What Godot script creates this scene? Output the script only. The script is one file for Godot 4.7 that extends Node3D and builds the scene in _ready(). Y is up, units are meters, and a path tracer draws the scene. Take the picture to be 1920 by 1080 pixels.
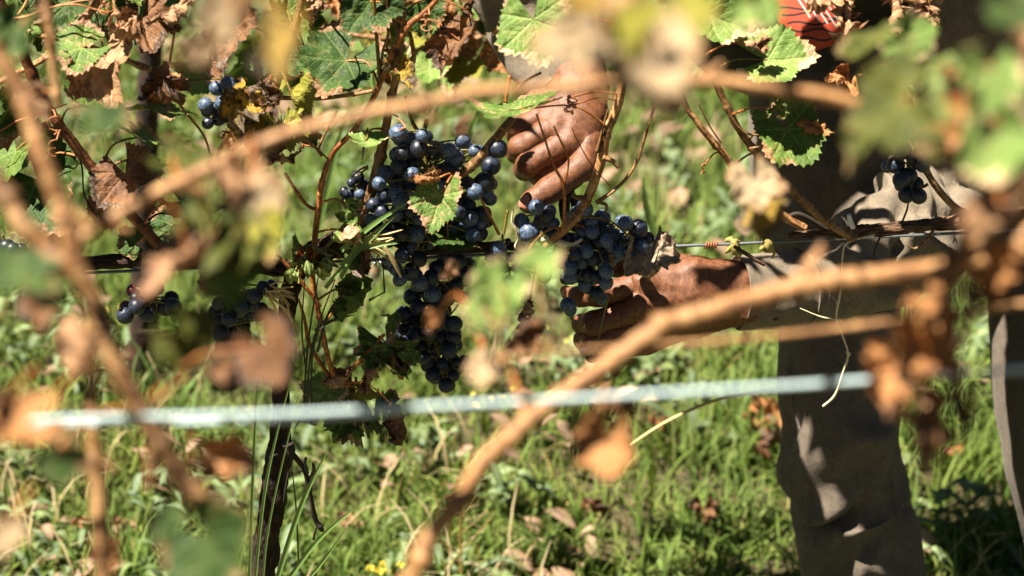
extends Node3D
# Grape harvest: a picker cuts a bunch in a vine row, seen through the leaves and canes of the next row.
# Places are given as pixels of the 1920 x 1080 photograph with a distance, and turned to metres by row(), at() or on_ground().

const FPX := 4531.2
var eye := Vector3(0, 1.75, 2.139)
var ax := Vector3.RIGHT
var ay := Vector3.UP
var fw := Vector3.FORWARD
var rng := RandomNumberGenerator.new()
var nz := FastNoiseLite.new()
var used := {}
var M := {}
var canes := {}


class MB:
	var v := PackedVector3Array()
	var u := PackedVector2Array()
	var c := PackedColorArray()
	var i := PackedInt32Array()

	func tri(a: int, b: int, d: int) -> void:
		i.append(a)
		i.append(b)
		i.append(d)

	func vert(p: Vector3, t := Vector2.ZERO) -> int:
		v.append(p)
		u.append(t)
		return v.size() - 1

	func grid(first: int, rows: int, cols: int) -> void:
		for j in rows - 1:
			for k in cols - 1:
				var a := first + j * cols + k
				var b := a + 1
				var d := a + cols
				var e := d + 1
				tri(a, d, b)
				tri(b, d, e)

	func mesh() -> ArrayMesh:
		var n := PackedVector3Array()
		n.resize(v.size())
		for t in range(0, i.size(), 3):
			var p := v[i[t]]
			var f := (v[i[t + 2]] - p).cross(v[i[t + 1]] - p)
			n[i[t]] += f
			n[i[t + 1]] += f
			n[i[t + 2]] += f
		for k in n.size():
			n[k] = n[k].normalized() if n[k].length_squared() > 1e-30 else Vector3.UP
		var a := []
		a.resize(Mesh.ARRAY_MAX)
		a[Mesh.ARRAY_VERTEX] = v
		a[Mesh.ARRAY_NORMAL] = n
		a[Mesh.ARRAY_TEX_UV] = u
		if c.size() == v.size():
			a[Mesh.ARRAY_COLOR] = c
		a[Mesh.ARRAY_INDEX] = i
		var m := ArrayMesh.new()
		m.add_surface_from_arrays(Mesh.PRIMITIVE_TRIANGLES, a)
		return m


# ---------------------------------------------------------------- places
func ray(px, py):
	return fw + ax * ((px - 960.0) / FPX) + ay * ((540.0 - py) / FPX)


func at(px, py, d):
	return eye + ray(px, py) * d


func row(px, py, off = 0.0):
	var r = ray(px, py)
	return eye + r * ((off - eye.z) / r.z)


func on_ground(px, py, h = 0.0):
	var r = ray(px, py)
	return eye + r * ((h - eye.y) / r.y)


func depth(p):
	return (p - eye).dot(fw)


# ---------------------------------------------------------------- objects
func numbered(s):
	if not used.has(s):
		used[s] = 0
		return s
	used[s] += 1
	return "%s_%03d" % [s, used[s]]


func tag(o, label, category = "", group = "", kind = ""):
	if label: o.set_meta("label", label)
	if category: o.set_meta("category", category)
	if group: o.set_meta("group", group)
	if kind: o.set_meta("kind", kind)
	return o


func thing(called, label, category, where, group = ""):
	var o = Node3D.new()
	o.name = numbered(called)
	add_child(o)
	o.position = where
	return tag(o, label, category, group)


func gx(o):
	var t = Transform3D()
	while o != self:
		t = o.transform * t
		o = o.get_parent()
	return t


func part(called, mesh, mat, parent, label = ""):   # a mesh given in world coordinates
	var o = MeshInstance3D.new()
	o.name = called
	o.mesh = mesh.mesh() if mesh is MB else mesh
	o.material_override = mat
	if parent == self:
		o.name = numbered(called)
		add_child(o)
	else:
		parent.add_child(o, true)
		o.transform = gx(parent).affine_inverse()
	if label: o.set_meta("label", label)
	return o


func rf(a, b):
	return rng.randf_range(a, b)


# ---------------------------------------------------------------- shapes
func spline(pts, rad, per):
	var P = []
	var R = []
	var n = pts.size()
	for j in n - 1:
		var a = pts[max(j - 1, 0)]
		var b = pts[j]
		var c = pts[j + 1]
		var d = pts[min(j + 2, n - 1)]
		for k in per:
			var t = float(k) / per
			P.append(b.cubic_interpolate(c, a, d, t))
			R.append(lerpf(rad[j], rad[j + 1], t))
	P.append(pts[n - 1])
	R.append(rad[n - 1])
	return [P, R]


func tube(mb, P, R, sides = 8, rough = 0.0, freq = 1500.0, vscale = 12.0):
	var n = P.size()
	var T = (P[1] - P[0]).normalized()
	var N = T.cross(Vector3.UP if abs(T.y) < 0.9 else Vector3.RIGHT).normalized()
	var first = mb.v.size()
	var s = 0.0
	var rows = 0
	for j in n:
		var t = (P[min(j + 1, n - 1)] - P[max(j - 1, 0)]).normalized()
		N = (N - t * N.dot(t)).normalized()
		var B = t.cross(N)
		if j > 0: s += P[j].distance_to(P[j - 1])
		var reps = [R[j]]
		if j == 0: reps = [0.0001, R[j]]
		if j == n - 1: reps = [R[j], 0.0001]
		for r in reps:
			for k in sides + 1:
				var a = TAU * k / sides
				var dir = N * cos(a) + B * sin(a)
				var rr = r
				if rough > 0.0 and r > 0.0002:
					var q = P[j] + dir * R[j]
					rr *= 1.0 + rough * (nz.get_noise_3d(q.x * freq * 1.6, q.y * freq * 0.5, q.z * freq * 1.6) + 0.5 * nz.get_noise_3d(q.x * freq * 4, q.y * freq, q.z * freq * 4))
				mb.vert(P[j] + dir * rr, Vector2(float(k) / sides, s * vscale))
			rows += 1
	mb.grid(first, rows, sides + 1)


func stick(mb, a, b, ra, rb, sides = 6):
	tube(mb, [a, a.lerp(b, 0.5), b], [ra, (ra + rb) / 2, rb], sides)


# a tube of cloth; pairs of half-widths (across the view, along the view); folds: [s, phi, width_s, width_phi, depth, slant]
func cloth(mb, pts, ra, rb, per, sides, amp, folds = [], lip0 = false, lip1 = false, sd = 0.0):
	var sp = spline(pts, ra, per)
	var P = sp[0]
	var A = sp[1]
	var Bz = spline(pts, rb, per)[1]
	var n = P.size()
	var first = mb.v.size()
	var rows = 0
	var order = range(n)
	var s = []
	s.resize(n)
	s[0] = 0.0
	for j in range(1, n): s[j] = s[j - 1] + P[j].distance_to(P[j - 1])
	var seq = []
	if lip0: seq += [[4, 0.9], [2, 0.93], [0, 0.95]]
	for j in n: seq.append([j, 1.0])
	if lip1: seq += [[n - 1, 0.95], [n - 3, 0.93], [n - 5, 0.9]]
	for q in seq:
		var j = q[0]
		var t = (P[min(j + 1, n - 1)] - P[max(j - 1, 0)]).normalized()
		var ref = -fw
		var N = (ref - t * ref.dot(t)).normalized()
		var B = t.cross(N)
		for k in sides + 1:
			var a = TAU * k / sides + PI
			var d = N * cos(a) * Bz[j] + B * sin(a) * A[j]
			var g = amp * (nz.get_noise_3d(s[j] * 170 + sd, cos(a) * 10, sin(a) * 10 + s[j] * 90) + 0.25 * nz.get_noise_3d(s[j] * 420 + sd, cos(a) * 24, sin(a) * 24 - s[j] * 260))
			for f in folds:
				var da = wrapf(a - f[1], -PI, PI)
				var ds = s[j] - f[0] - f[5] * da
				g += f[4] * exp(-ds * ds / (f[2] * f[2]) - da * da / (f[3] * f[3]))
			mb.vert(P[j] + d * q[1] + d.normalized() * g, Vector2(float(k) / sides, s[j]))
		rows += 1
	mb.grid(first, rows, sides + 1)


func ball(mb, c, r, seg = 12, rings = 8):
	var first = mb.v.size()
	for j in rings + 1:
		var b = PI * j / rings
		for k in seg + 1:
			var a = TAU * k / seg
			mb.vert(c + Vector3(sin(b) * cos(a), cos(b), -sin(b) * sin(a)) * r, Vector2(float(k) / seg, float(j) / rings))
	mb.grid(first, rings + 1, seg + 1)


# bones [a, b, ra, rb] joined by a smooth minimum and meshed as surface nets
func flesh(mb: MB, bones: Array, cell: float, blend: float, rough := 0.0) -> void:
	var lo: Vector3 = Vector3.INF
	var hi: Vector3 = -Vector3.INF
	for b in bones:
		var r = Vector3.ONE * (maxf(b[2], b[3]) + blend + cell * 2)
		lo = lo.min(b[0] - r).min(b[1] - r)
		hi = hi.max(b[0] + r).max(b[1] + r)
	var dim: Vector3i = Vector3i((hi - lo) / cell) + Vector3i.ONE * 2
	var nx: int = dim.x
	var nxy: int = dim.x * dim.y
	var val = PackedFloat32Array()
	val.resize(nxy * dim.z)
	val.fill(1.0)
	for b in bones:
		var A: Vector3 = b[0]
		var D: Vector3 = b[1] - A
		var ra: float = b[2]
		var dr: float = b[3] - ra
		var dd := maxf(D.length_squared(), 1e-9)
		var r = Vector3.ONE * (maxf(ra, b[3]) + blend + cell * 1.5)
		var l: Vector3i = Vector3i((A.min(b[1]) - r - lo) / cell).clamp(Vector3i.ZERO, dim - Vector3i.ONE)
		var h: Vector3i = Vector3i((A.max(b[1]) + r - lo) / cell).clamp(Vector3i.ZERO, dim - Vector3i.ONE)
		for z in range(l.z, h.z + 1):
			for y in range(l.y, h.y + 1):
				var at_: int = z * nxy + y * nx
				for x in range(l.x, h.x + 1):
					var p := lo + Vector3(x, y, z) * cell - A
					var t := clampf(p.dot(D) / dd, 0.0, 1.0)
					var d := (p - D * t).length() - ra - dr * t
					var o: float = val[at_ + x]
					var m: float = maxf(blend - absf(o - d), 0.0) / blend
					val[at_ + x] = minf(o, d) - m * m * blend * 0.25
	var made = {}
	var off: Array[int] = [0, 1, nx, nx + 1, nxy, nxy + 1, nxy + nx, nxy + nx + 1]
	var pairs = [[0, 1], [2, 3], [4, 5], [6, 7], [0, 2], [1, 3], [4, 6], [5, 7], [0, 4], [1, 5], [2, 6], [3, 7]]
	for z in dim.z - 1:
		for y in dim.y - 1:
			for x in dim.x - 1:
				var k: int = z * nxy + y * nx + x
				var inside := 0
				for o in off:
					if val[k + o] < 0.0: inside += 1
				if inside == 0 or inside == 8: continue
				var sum := Vector3.ZERO
				var cnt := 0
				for e in pairs:
					var a: float = val[k + off[e[0]]]
					var b: float = val[k + off[e[1]]]
					if (a < 0.0) != (b < 0.0):
						var t := a / (a - b)
						var pa := Vector3(e[0] & 1, (e[0] >> 1) & 1, e[0] >> 2)
						var pb := Vector3(e[1] & 1, (e[1] >> 1) & 1, e[1] >> 2)
						sum += pa.lerp(pb, t)
						cnt += 1
				var w = lo + (Vector3(x, y, z) + sum / cnt) * cell
				if rough > 0.0:
					w += Vector3(nz.get_noise_3d(w.x * 1100, w.y * 1100, w.z * 1100), nz.get_noise_3d(w.y * 1100, w.z * 1100, w.x * 1100), nz.get_noise_3d(w.z * 1100, w.x * 1100, w.y * 1100)) * rough
				made[k] = mb.vert(w)
	var steps = [1, nx, nxy]
	for k in made:
		for e in 3:
			var s1 = steps[(e + 1) % 3]
			var s2 = steps[(e + 2) % 3]
			var a: float = val[k]
			var b: float = val[k + steps[e]]
			if (a < 0.0) == (b < 0.0): continue
			if not (made.has(k - s1) and made.has(k - s2) and made.has(k - s1 - s2)): continue
			var q = [made[k], made[k - s1], made[k - s1 - s2], made[k - s2]]
			if a < 0.0:
				mb.tri(q[0], q[2], q[1])
				mb.tri(q[0], q[3], q[2])
			else:
				mb.tri(q[0], q[1], q[2])
				mb.tri(q[0], q[2], q[3])


# ---------------------------------------------------------------- textures
func image(w, h, shade, mips = false):
	var b := PackedByteArray()
	b.resize(w * h * 3)
	for y in h:
		for x in w:
			var c: Color = shade.call(x, y)
			var k = (y * w + x) * 3
			b[k] = int(clampf(c.r, 0, 1) * 255)
			b[k + 1] = int(clampf(c.g, 0, 1) * 255)
			b[k + 2] = int(clampf(c.b, 0, 1) * 255)
	return ImageTexture.create_from_image(Image.create_from_data(w, h, false, Image.FORMAT_RGB8, b))


func rgb(r, g, b):
	return Color(r / 255.0, g / 255.0, b / 255.0)


func outline(th, sd):
	var r = 0.3
	var lobes = [[0.0, 1.0], [0.98, 0.95], [-0.98, 0.95], [1.95, 0.82], [-1.95, 0.82]]
	for l in lobes:
		var d = clampf(absf(th - l[0]) / 0.66, 0, 1)
		r = maxf(r, l[1] * (1.0 - 0.21 * (1 - cos(d * PI)) / 2))
	return r * (1.0 + 0.09 * sin(th * 2.3 + sd * 1.7) + 0.05 * sin(th * 4.1 + sd * 3.1))


var KIND := {
	"green": [rgb(62, 88, 30), rgb(86, 112, 42), rgb(132, 148, 86), rgb(130, 92, 56), 1.02, 0.25],
	"dark": [rgb(36, 60, 22), rgb(54, 82, 30), rgb(100, 120, 66), rgb(110, 72, 42), 0.97, 0.35],
	"spotted": [rgb(72, 100, 40), rgb(98, 122, 54), rgb(150, 164, 98), rgb(152, 108, 80), 0.93, 0.55],
	"light": [rgb(88, 116, 50), rgb(110, 134, 66), rgb(156, 170, 108), rgb(176, 148, 108), 0.95, 0.2],
	"brown": [rgb(84, 54, 32), rgb(122, 84, 52), rgb(146, 112, 78), rgb(52, 34, 22), 0.9, 0.4],
	"tan": [rgb(138, 104, 74), rgb(172, 138, 104), rgb(182, 152, 120), rgb(98, 60, 34), 0.93, 0.35],
	"yellow": [rgb(132, 106, 30), rgb(160, 132, 46), rgb(168, 142, 66), rgb(56, 42, 24), 0.85, 0.8],
	"red": [rgb(140, 56, 22), rgb(170, 96, 40), rgb(170, 130, 60), rgb(84, 102, 36), 0.6, 0.9],
	"olive": [rgb(56, 64, 18), rgb(80, 84, 26), rgb(120, 126, 56), rgb(96, 72, 34), 1.0, 0.25],
	"lime": [rgb(112, 112, 34), rgb(134, 130, 46), rgb(150, 150, 74), rgb(120, 92, 42), 1.0, 0.2],
	"cream": [rgb(142, 122, 94), rgb(166, 148, 118), rgb(190, 176, 152), rgb(142, 106, 66), 0.97, 0.25],
	"orange": [rgb(138, 92, 52), rgb(168, 120, 74), rgb(178, 138, 94), rgb(92, 54, 28), 0.93, 0.3],
	"grey": [rgb(140, 122, 102), rgb(172, 154, 132), rgb(166, 150, 128), rgb(96, 76, 58), 0.95, 0.3],
}


func leaf_shade(x, y, k, sd):
	var X = (x / 255.0 - 0.5) / 0.45
	var Y = -(y / 255.0 - 0.5) / 0.45 + 0.1
	var th = atan2(X, Y)
	var r = sqrt(X * X + Y * Y)
	var e = r / outline(th, sd)
	var n1 = nz.get_noise_3d(X * 22, Y * 22, sd * 31)
	var n2 = nz.get_noise_3d(X * 75, Y * 75, sd * 17 + 5)
	var n3 = nz.get_noise_3d(X * 230, Y * 230, sd * 9 + 11)
	var c: Color = k[0].lerp(k[1], clampf(0.5 + n1 * 1.1 + n3 * 0.5, 0, 1))
	var best = 9.0
	var al = 0.0
	var pe = 0.0
	for a in [0.0, 0.98, -0.98, 1.95, -1.95]:
		var d = absf(wrapf(th - a, -PI, PI))
		if d < best:
			best = d
			al = r * cos(d)
			pe = r * sin(d)
	var v = exp(-pow(pe / (0.024 * (1.25 - minf(al, 1.1))), 2))
	var s = fposmod((al - pe * 0.85) * 6.5, 1.0) - 0.5
	v = maxf(v, 0.55 * exp(-s * s / 0.008) * clampf(1.2 - e, 0, 1))
	var t = fposmod((al * 0.6 + pe) * 21.0 + n2 * 2, 1.0) - 0.5
	v = maxf(v, 0.18 * exp(-t * t / 0.03))
	var blot = smoothstep(0.0, 0.10, e + n1 * 0.30 + n2 * 0.16 - k[4])
	blot = maxf(blot, k[5] * smoothstep(0.20, 0.34, n2 + n1 * 0.45))
	blot = maxf(blot, k[5] * smoothstep(0.36, 0.44, n3))
	c = c.lerp(k[3].lerp(k[3].lightened(0.25), clampf(0.5 + n3 * 1.5, 0, 1)), clampf(blot, 0, 1))
	c = c.lerp(k[2], v * 0.6 * (1.0 - 0.6 * blot))
	return c


func vein_height(x, y):
	var X = (x / 255.0 - 0.5) / 0.45
	var Y = -(y / 255.0 - 0.5) / 0.45 + 0.1
	var th = atan2(X, Y)
	var r = sqrt(X * X + Y * Y)
	var best = 9.0
	for a in [0.0, 0.98, -0.98, 1.95, -1.95]: best = minf(best, absf(wrapf(th - a, -PI, PI)))
	var al = r * cos(best)
	var pe = r * sin(best)
	var h = 0.5 + 0.2 * nz.get_noise_2d(X * 90, Y * 90) + 0.12 * nz.get_noise_2d(X * 260, Y * 260)
	h -= 0.35 * exp(-pow(pe / 0.03, 2))
	var s = fposmod((al - pe * 0.85) * 6.5, 1.0) - 0.5
	h -= 0.25 * exp(-s * s / 0.012)
	return Color(h, h, h)


func bark_shade(x, y):
	var a = x / 64.0 * TAU
	var n = nz.get_noise_3d(cos(a) * 14, sin(a) * 14, y * 0.12) + 0.7 * nz.get_noise_3d(cos(a) * 46, sin(a) * 46, y * 0.3)
	var m = nz.get_noise_3d(cos(a) * 3, sin(a) * 3, y * 0.5 + 90)
	var c = rgb(174, 136, 88).lerp(rgb(104, 72, 42), clampf(0.5 + n * 1.3, 0, 1))
	c = c.lerp(rgb(204, 170, 124), clampf(m * 1.6, 0, 0.8))
	if nz.get_noise_3d(cos(a) * 60, sin(a) * 60, y * 2.6 + 400) > 0.42: c = c.darkened(0.5)
	return c


func wood_shade(x, y):
	var a = x / 128.0 * TAU
	var n = nz.get_noise_3d(cos(a) * 30, sin(a) * 30, y * 0.18) + 0.8 * nz.get_noise_3d(cos(a) * 90, sin(a) * 90, y * 0.5)
	var c = rgb(128, 100, 78).lerp(rgb(52, 38, 29), clampf(0.5 + n * 1.5, 0, 1))
	return c.lerp(rgb(168, 142, 116), clampf(nz.get_noise_3d(cos(a) * 50, sin(a) * 50, y * 0.25 + 300) * 2.0 - 0.25, 0, 0.7))


func berry_shade(x, y, dark, light, share):
	var a = x / 128.0 * TAU
	var b = y / 64.0 * PI
	var p = Vector3(sin(b) * cos(a), cos(b), sin(b) * sin(a))
	var n = nz.get_noise_3d(p.x * 60, p.y * 60, p.z * 60) * 0.7 + nz.get_noise_3d(p.x * 190, p.y * 190, p.z * 190) * 0.45
	var c = dark.lerp(light, clampf(share + n * 1.0, 0, 1))
	if nz.get_noise_3d(p.x * 130 + 50, p.y * 130, p.z * 130) > 0.47: c = dark.darkened(0.3)
	if b < 0.22: c = c.lerp(rgb(96, 80, 50), 1.0 - b / 0.22)
	return c


func std(color, rough = 0.8, tex = null, bump = null, bumpcm = 0.0):
	var m = StandardMaterial3D.new()
	m.albedo_color = color
	m.roughness = rough
	m.albedo_texture = tex
	if bump:
		m.heightmap_enabled = true
		m.heightmap_texture = bump
		m.heightmap_scale = bumpcm
	return m


func materials():
	var veins = image(256, 256, func(x, y): return vein_height(x, y))
	var sd = 1.0
	for k in KIND:
		for copy in (2 if k in ["green", "spotted", "tan", "brown"] else 1):
			var row_ = KIND[k]
			var s = sd
			var m = std(Color.WHITE, 0.62, image(256, 256, func(x, y): return leaf_shade(x, y, row_, s)), veins, 0.12)
			m.backlight_enabled = true
			m.backlight = Color(0.55, 0.55, 0.42) if k in ["green", "dark", "spotted", "light", "lime", "olive", "yellow"] else Color(0.45, 0.4, 0.35)
			m.metallic_specular = 0.35
			M[k + str(copy)] = m
			sd += 1.0
	var bark = image(64, 512, func(x, y): return bark_shade(x, y))
	M.cane = std(Color(0.82, 0.78, 0.72), 0.6, bark, bark, 0.05)
	M.cane_orange = std(Color(1.0, 0.80, 0.58), 0.55, bark, bark, 0.04)
	M.cane_pale = std(Color(0.98, 0.92, 0.86), 0.6, bark, bark, 0.05)
	M.cane_dark = std(Color(0.62, 0.45, 0.33), 0.6, bark, bark, 0.05)
	M.cane_green = std(Color(0.72, 0.76, 0.45), 0.55, bark)
	var wood = image(128, 512, func(x, y): return wood_shade(x, y))
	M.wood = std(Color(0.82, 0.76, 0.72), 0.9, wood, wood, 0.25)
	M.wood_dark = std(Color(0.42, 0.36, 0.33), 0.9, wood, wood, 0.25)
	M.tendril = std(rgb(150, 92, 52), 0.6)
	M.black_twig = std(rgb(40, 30, 24), 0.8)
	M.straw = std(rgb(196, 170, 112), 0.7)
	M.string = std(rgb(210, 196, 160), 0.9)
	M.berry0 = std(Color.WHITE, 0.46, image(128, 64, func(x, y): return berry_shade(x, y, rgb(24, 32, 47), rgb(94, 116, 146), 0.64)))
	M.berry1 = std(Color.WHITE, 0.42, image(128, 64, func(x, y): return berry_shade(x, y, rgb(15, 20, 30), rgb(54, 68, 92), 0.48)))
	M.berry2 = std(Color.WHITE, 0.4, image(128, 64, func(x, y): return berry_shade(x, y, rgb(14, 16, 22), rgb(42, 50, 62), 0.4)))
	M.berry3 = std(Color.WHITE, 0.35, image(128, 64, func(x, y): return berry_shade(x, y, rgb(60, 20, 26), rgb(110, 52, 56), 0.5)))
	M.pedicel = std(rgb(112, 104, 52), 0.7)
	M.wire = std(rgb(176, 180, 186), 0.38)
	M.wire.metallic = 0.85
	M.line = std(rgb(178, 200, 204), 0.4)
	var fleck = image(256, 256, func(x, y):
		var n = 0.5 + 0.35 * nz.get_noise_2d(x * 4.1, y * 11.0) + 0.3 * nz.get_noise_2d(x * 11.0 + 300, y * 3.7) + 0.35 * nz.get_noise_2d(x * 0.9, y * 0.9 + 80)
		return Color(n, n, n))
	M.fleck = fleck
	for q in [["trousers", rgb(108, 99, 90)], ["sleeve", rgb(128, 118, 104)], ["shirt", rgb(40, 38, 36)]]:
		var m = std(q[1], 0.95, image(256, 256, func(x, y):
			var n = 0.88 + 0.14 * nz.get_noise_2d(x * 4.1, y * 11.0) + 0.12 * nz.get_noise_2d(x * 11.0 + 300, y * 3.7) + 0.12 * nz.get_noise_2d(x * 0.5, y * 0.5 + 80)
			if nz.get_noise_2d(x * 1.7 + 900, y * 1.7) > 0.42: n *= 0.82
			return Color(n, n * 0.985, n * 0.96)), fleck, 0.06)
		m.uv1_triplanar = true
		m.uv1_world_triplanar = true
		m.uv1_scale = Vector3.ONE * 9.0
		m.rim_enabled = true
		m.rim = 0.25
		M[q[0]] = m
	M.skin = std(Color.WHITE, 0.56, image(256, 256, func(x, y):
		var n = nz.get_noise_2d(x * 1.1, y * 1.1)
		var f = nz.get_noise_2d(x * 9.0, y * 9.0)
		var c = rgb(130, 82, 48).lerp(rgb(86, 51, 30), clampf(0.5 + n + f * 0.5, 0, 1))
		if nz.get_noise_2d(x * 3.1 + 500, y * 3.1) > 0.27: c = c.lerp(rgb(66, 36, 26), 0.55)
		return c), image(256, 256, func(x, y):
		var h = 0.5 + 0.5 * nz.get_noise_2d(x * 7.0, y * 14.0) + 0.3 * nz.get_noise_2d(x * 20.0, y * 20.0)
		return Color(h, h, h)), 0.07)
	M.skin.uv1_triplanar = true
	M.skin.uv1_world_triplanar = true
	M.skin.uv1_scale = Vector3.ONE * 11.0
	M.skin.subsurf_scatter_enabled = true
	M.skin.subsurf_scatter_strength = 0.06
	M.nail = std(rgb(176, 122, 100), 0.35)
	M.hair = std(rgb(34, 26, 20), 0.7)
	M.black_metal = std(rgb(34, 35, 38), 0.35)
	M.black_metal.metallic = 0.5
	M.red_grip = std(rgb(150, 24, 20), 0.5)
	M.yellow_tie = std(rgb(150, 136, 74), 0.7)
	M.white = std(rgb(226, 222, 212), 0.8)
	M.green_cloth = std(rgb(20, 110, 58), 0.85)
	M.pouch = std(Color.WHITE, 0.7, image(256, 256, func(x, y): return scribble(x, y)))
	M.petal = std(rgb(220, 196, 60), 0.7)
	M.soil = std(Color.WHITE, 1.0, image(256, 256, func(x, y):
		var n = nz.get_noise_2d(x * 1.6, y * 1.6) + 0.8 * nz.get_noise_2d(x * 8.0, y * 8.0)
		return rgb(82, 68, 44).lerp(rgb(50, 54, 28), clampf(0.5 + n, 0, 1))), null)
	M.soil.uv1_triplanar = true
	M.soil.uv1_world_triplanar = true
	M.soil.uv1_scale = Vector3.ONE * 2.2
	M.plant = std(Color.WHITE, 0.6)
	M.plant.vertex_color_use_as_albedo = true
	M.plant.backlight_enabled = true
	M.plant.backlight = Color(0.7, 0.7, 0.5)
	M.plant.metallic_specular = 0.25
	M.blade = std(rgb(96, 128, 62), 0.5)
	M.blade.backlight_enabled = true
	M.blade.backlight = Color(0.6, 0.6, 0.4)
	M.blade_dark = std(rgb(40, 48, 26), 0.6)


# the scribbled print on the orange pouch: black zigzag lines and white loose strokes
func scribble(x, y):
	var u = (x / 255.0 - 0.25) * 2.0
	var w = (y / 255.0 - 0.5) * 2.0
	var c = rgb(176, 66, 40)
	for k in 7:
		var slope = 0.10 if k % 2 else -0.07
		var line = 0.08 + k * 0.125 + slope * (u - 0.5) + 0.035 * sin(u * (7 + k) + k * 2.1)
		if u > 0.10 + 0.05 * sin(k * 2.0) and u < 0.96 and absf(w - line) < 0.016: c = rgb(22, 18, 18)
	for k in 6:
		var q = 0.12 + k * 0.07 + (0.50 + 0.03 * k) * pow(maxf(w + 0.1, 0.0), 0.9)
		if w < 0.5 + 0.05 * k and w > -0.1 and absf(u - q) < 0.014: c = rgb(200, 196, 190)
	return c


# ---------------------------------------------------------------- leaves
# shape: [fold, cup, wave, crumple, roll across, roll along]
var SHAPE := {
	"flat": [0.10, 0.06, 0.09, 0.05, 0.15, 0.25],
	"soft": [0.22, -0.12, 0.14, 0.07, 0.4, 0.5],
	"hang": [0.30, -0.2, 0.16, 0.12, 1.0, 0.5],
	"curl": [0.30, 0.15, 0.18, 0.22, 1.8, 0.8],
	"roll": [0.25, 0.1, 0.15, 0.26, 2.9, 0.9],
	"crisp": [0.40, 0.0, 0.26, 0.34, 1.3, 1.3],
}


func leaf_mesh(shape, sd, rings = 8, half = 46, size = 1.0):
	var mb = MB.new()
	var f = SHAPE[shape]
	var cols = half * 2 + 1
	var j1 = sin(sd * 12.9) * 0.5
	var j2 = cos(sd * 7.3) * 0.5
	var curl_edge = 0.5 if shape in ["curl", "crisp", "roll"] else 0.15
	for j in rings + 1:
		var q = pow(float(j) / rings, 0.8)
		for k in cols:
			var th = (float(k) / (cols - 1) * 2 - 1) * 2.72
			var R = outline(th, sd)
			var tooth = [0.0, 0.035, 0.085][(k + int(sd)) % 3] * (0.7 + 0.6 * absf(sin(k * 1.7 + sd)))
			R *= 1.0 + tooth * smoothstep(0.75, 1.0, q)
			if f[3] > 0.1: R *= 1.0 + 0.16 * nz.get_noise_3d(th * 30, sd * 40, 3) * smoothstep(0.6, 1.0, q)
			var r = R * q
			var x = r * sin(th)
			var y = r * cos(th)
			var z = f[0] * absf(x) * (0.8 + j1) + f[1] * r * r + f[2] * r * r * sin(3 * th + sd * 2.0)
			z += f[3] * (nz.get_noise_3d(x * 28, y * 28, sd * 50) * 1.5 + 0.7 * nz.get_noise_3d(x * 75, y * 75, sd * 20)) * smoothstep(0.0, 0.5, q)
			z += curl_edge * pow(q, 5) * 0.30 * (nz.get_noise_2d(th * 22, sd * 33) + 0.25)
			z -= 0.03 * exp(-pow(fposmod(absf(th) + 0.49, 0.98) - 0.49, 2) / 0.006) * r
			var p = Vector3(x, y, z)
			var ky = f[5] * (1.0 + j2)
			if absf(ky) > 0.01:
				var a = ky * p.y
				var rr = 1.0 / ky - p.z
				p = Vector3(p.x, sin(a) * rr, 1.0 / ky - cos(a) * rr)
			var kx = f[4] * (1.0 + j1)
			if absf(kx) > 0.01:
				var a = kx * p.x
				var rr = 1.0 / kx - p.z
				p = Vector3(sin(a) * rr, p.y, 1.0 / kx - cos(a) * rr)
			mb.vert(p * size, Vector2(0.5 + x * 0.45, 0.5 - (y - 0.1) * 0.45))
	mb.grid(0, rings + 1, cols)
	return mb


func leaf_basis(angle, pitch, roll):
	var a = deg_to_rad(angle)
	var T = ax * sin(a) + ay * cos(a)
	var N = -fw
	var S = T.cross(N)
	T = T.rotated(S, deg_to_rad(pitch))
	N = N.rotated(S, deg_to_rad(pitch))
	S = S.rotated(T, deg_to_rad(roll))
	N = N.rotated(T, deg_to_rad(roll))
	return Basis(ax, deg_to_rad(-17)) * Basis(S, T, N)


var leaf_seed := 3.0


# a leaf whose middle is at that place; length in pixels; angle: where the tip points (0 up, 90 right, 180 down)
func leaf(cane, where, px, angle, pitch, roll, kind, shape, label = "", stalk = true, full = 1.45):
	leaf_seed += 1.37
	var s = px * depth(where) / FPX / full
	var b = leaf_basis(angle, pitch, roll)
	var o = MeshInstance3D.new()
	o.name = "leaf"
	o.mesh = leaf_mesh(shape, leaf_seed).mesh()
	o.material_override = M[kind]
	var c = canes[cane]
	c.node.add_child(o, true)
	o.transform = gx(c.node).affine_inverse() * Transform3D(b.scaled(Vector3.ONE * s), where - b.y * s * 0.12)
	if label: o.set_meta("label", label)
	if not stalk: return o
	var from = where - b.y * s * 0.12
	var best = c.pts[0]
	for p in c.pts:
		if p.distance_to(from) < best.distance_to(from): best = p
	var far = best.distance_to(from)
	if far < 0.005 or far > 0.2: return o
	if far > 0.14: best = from + (best - from).normalized() * 0.14
	var mid = from.lerp(best, 0.5) - b.y * s * 0.15 + Vector3(0, far * 0.12, 0)
	var mb = MB.new()
	var sp = spline([from, mid, best], [0.0009, 0.0009, 0.0014], 5)
	tube(mb, sp[0], sp[1], 5)
	part("petiole", mb, M.cane_green if kind.begins_with("gr") or kind.begins_with("l") else M.cane_orange, o)
	return o


# ---------------------------------------------------------------- canes
# flat: px, py, half-width in pixels, ...; where: row offset in metres, or a distance from the camera when far is true
func path(flat, where, near = false):
	var P = []
	var R = []
	for k in range(0, flat.size(), 3):
		var p = at(flat[k], flat[k + 1], where) if near else row(flat[k], flat[k + 1], where)
		P.append(p)
		R.append(flat[k + 2] * depth(p) / FPX * (0.80 if near else 1.0))
	return [P, R]


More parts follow.
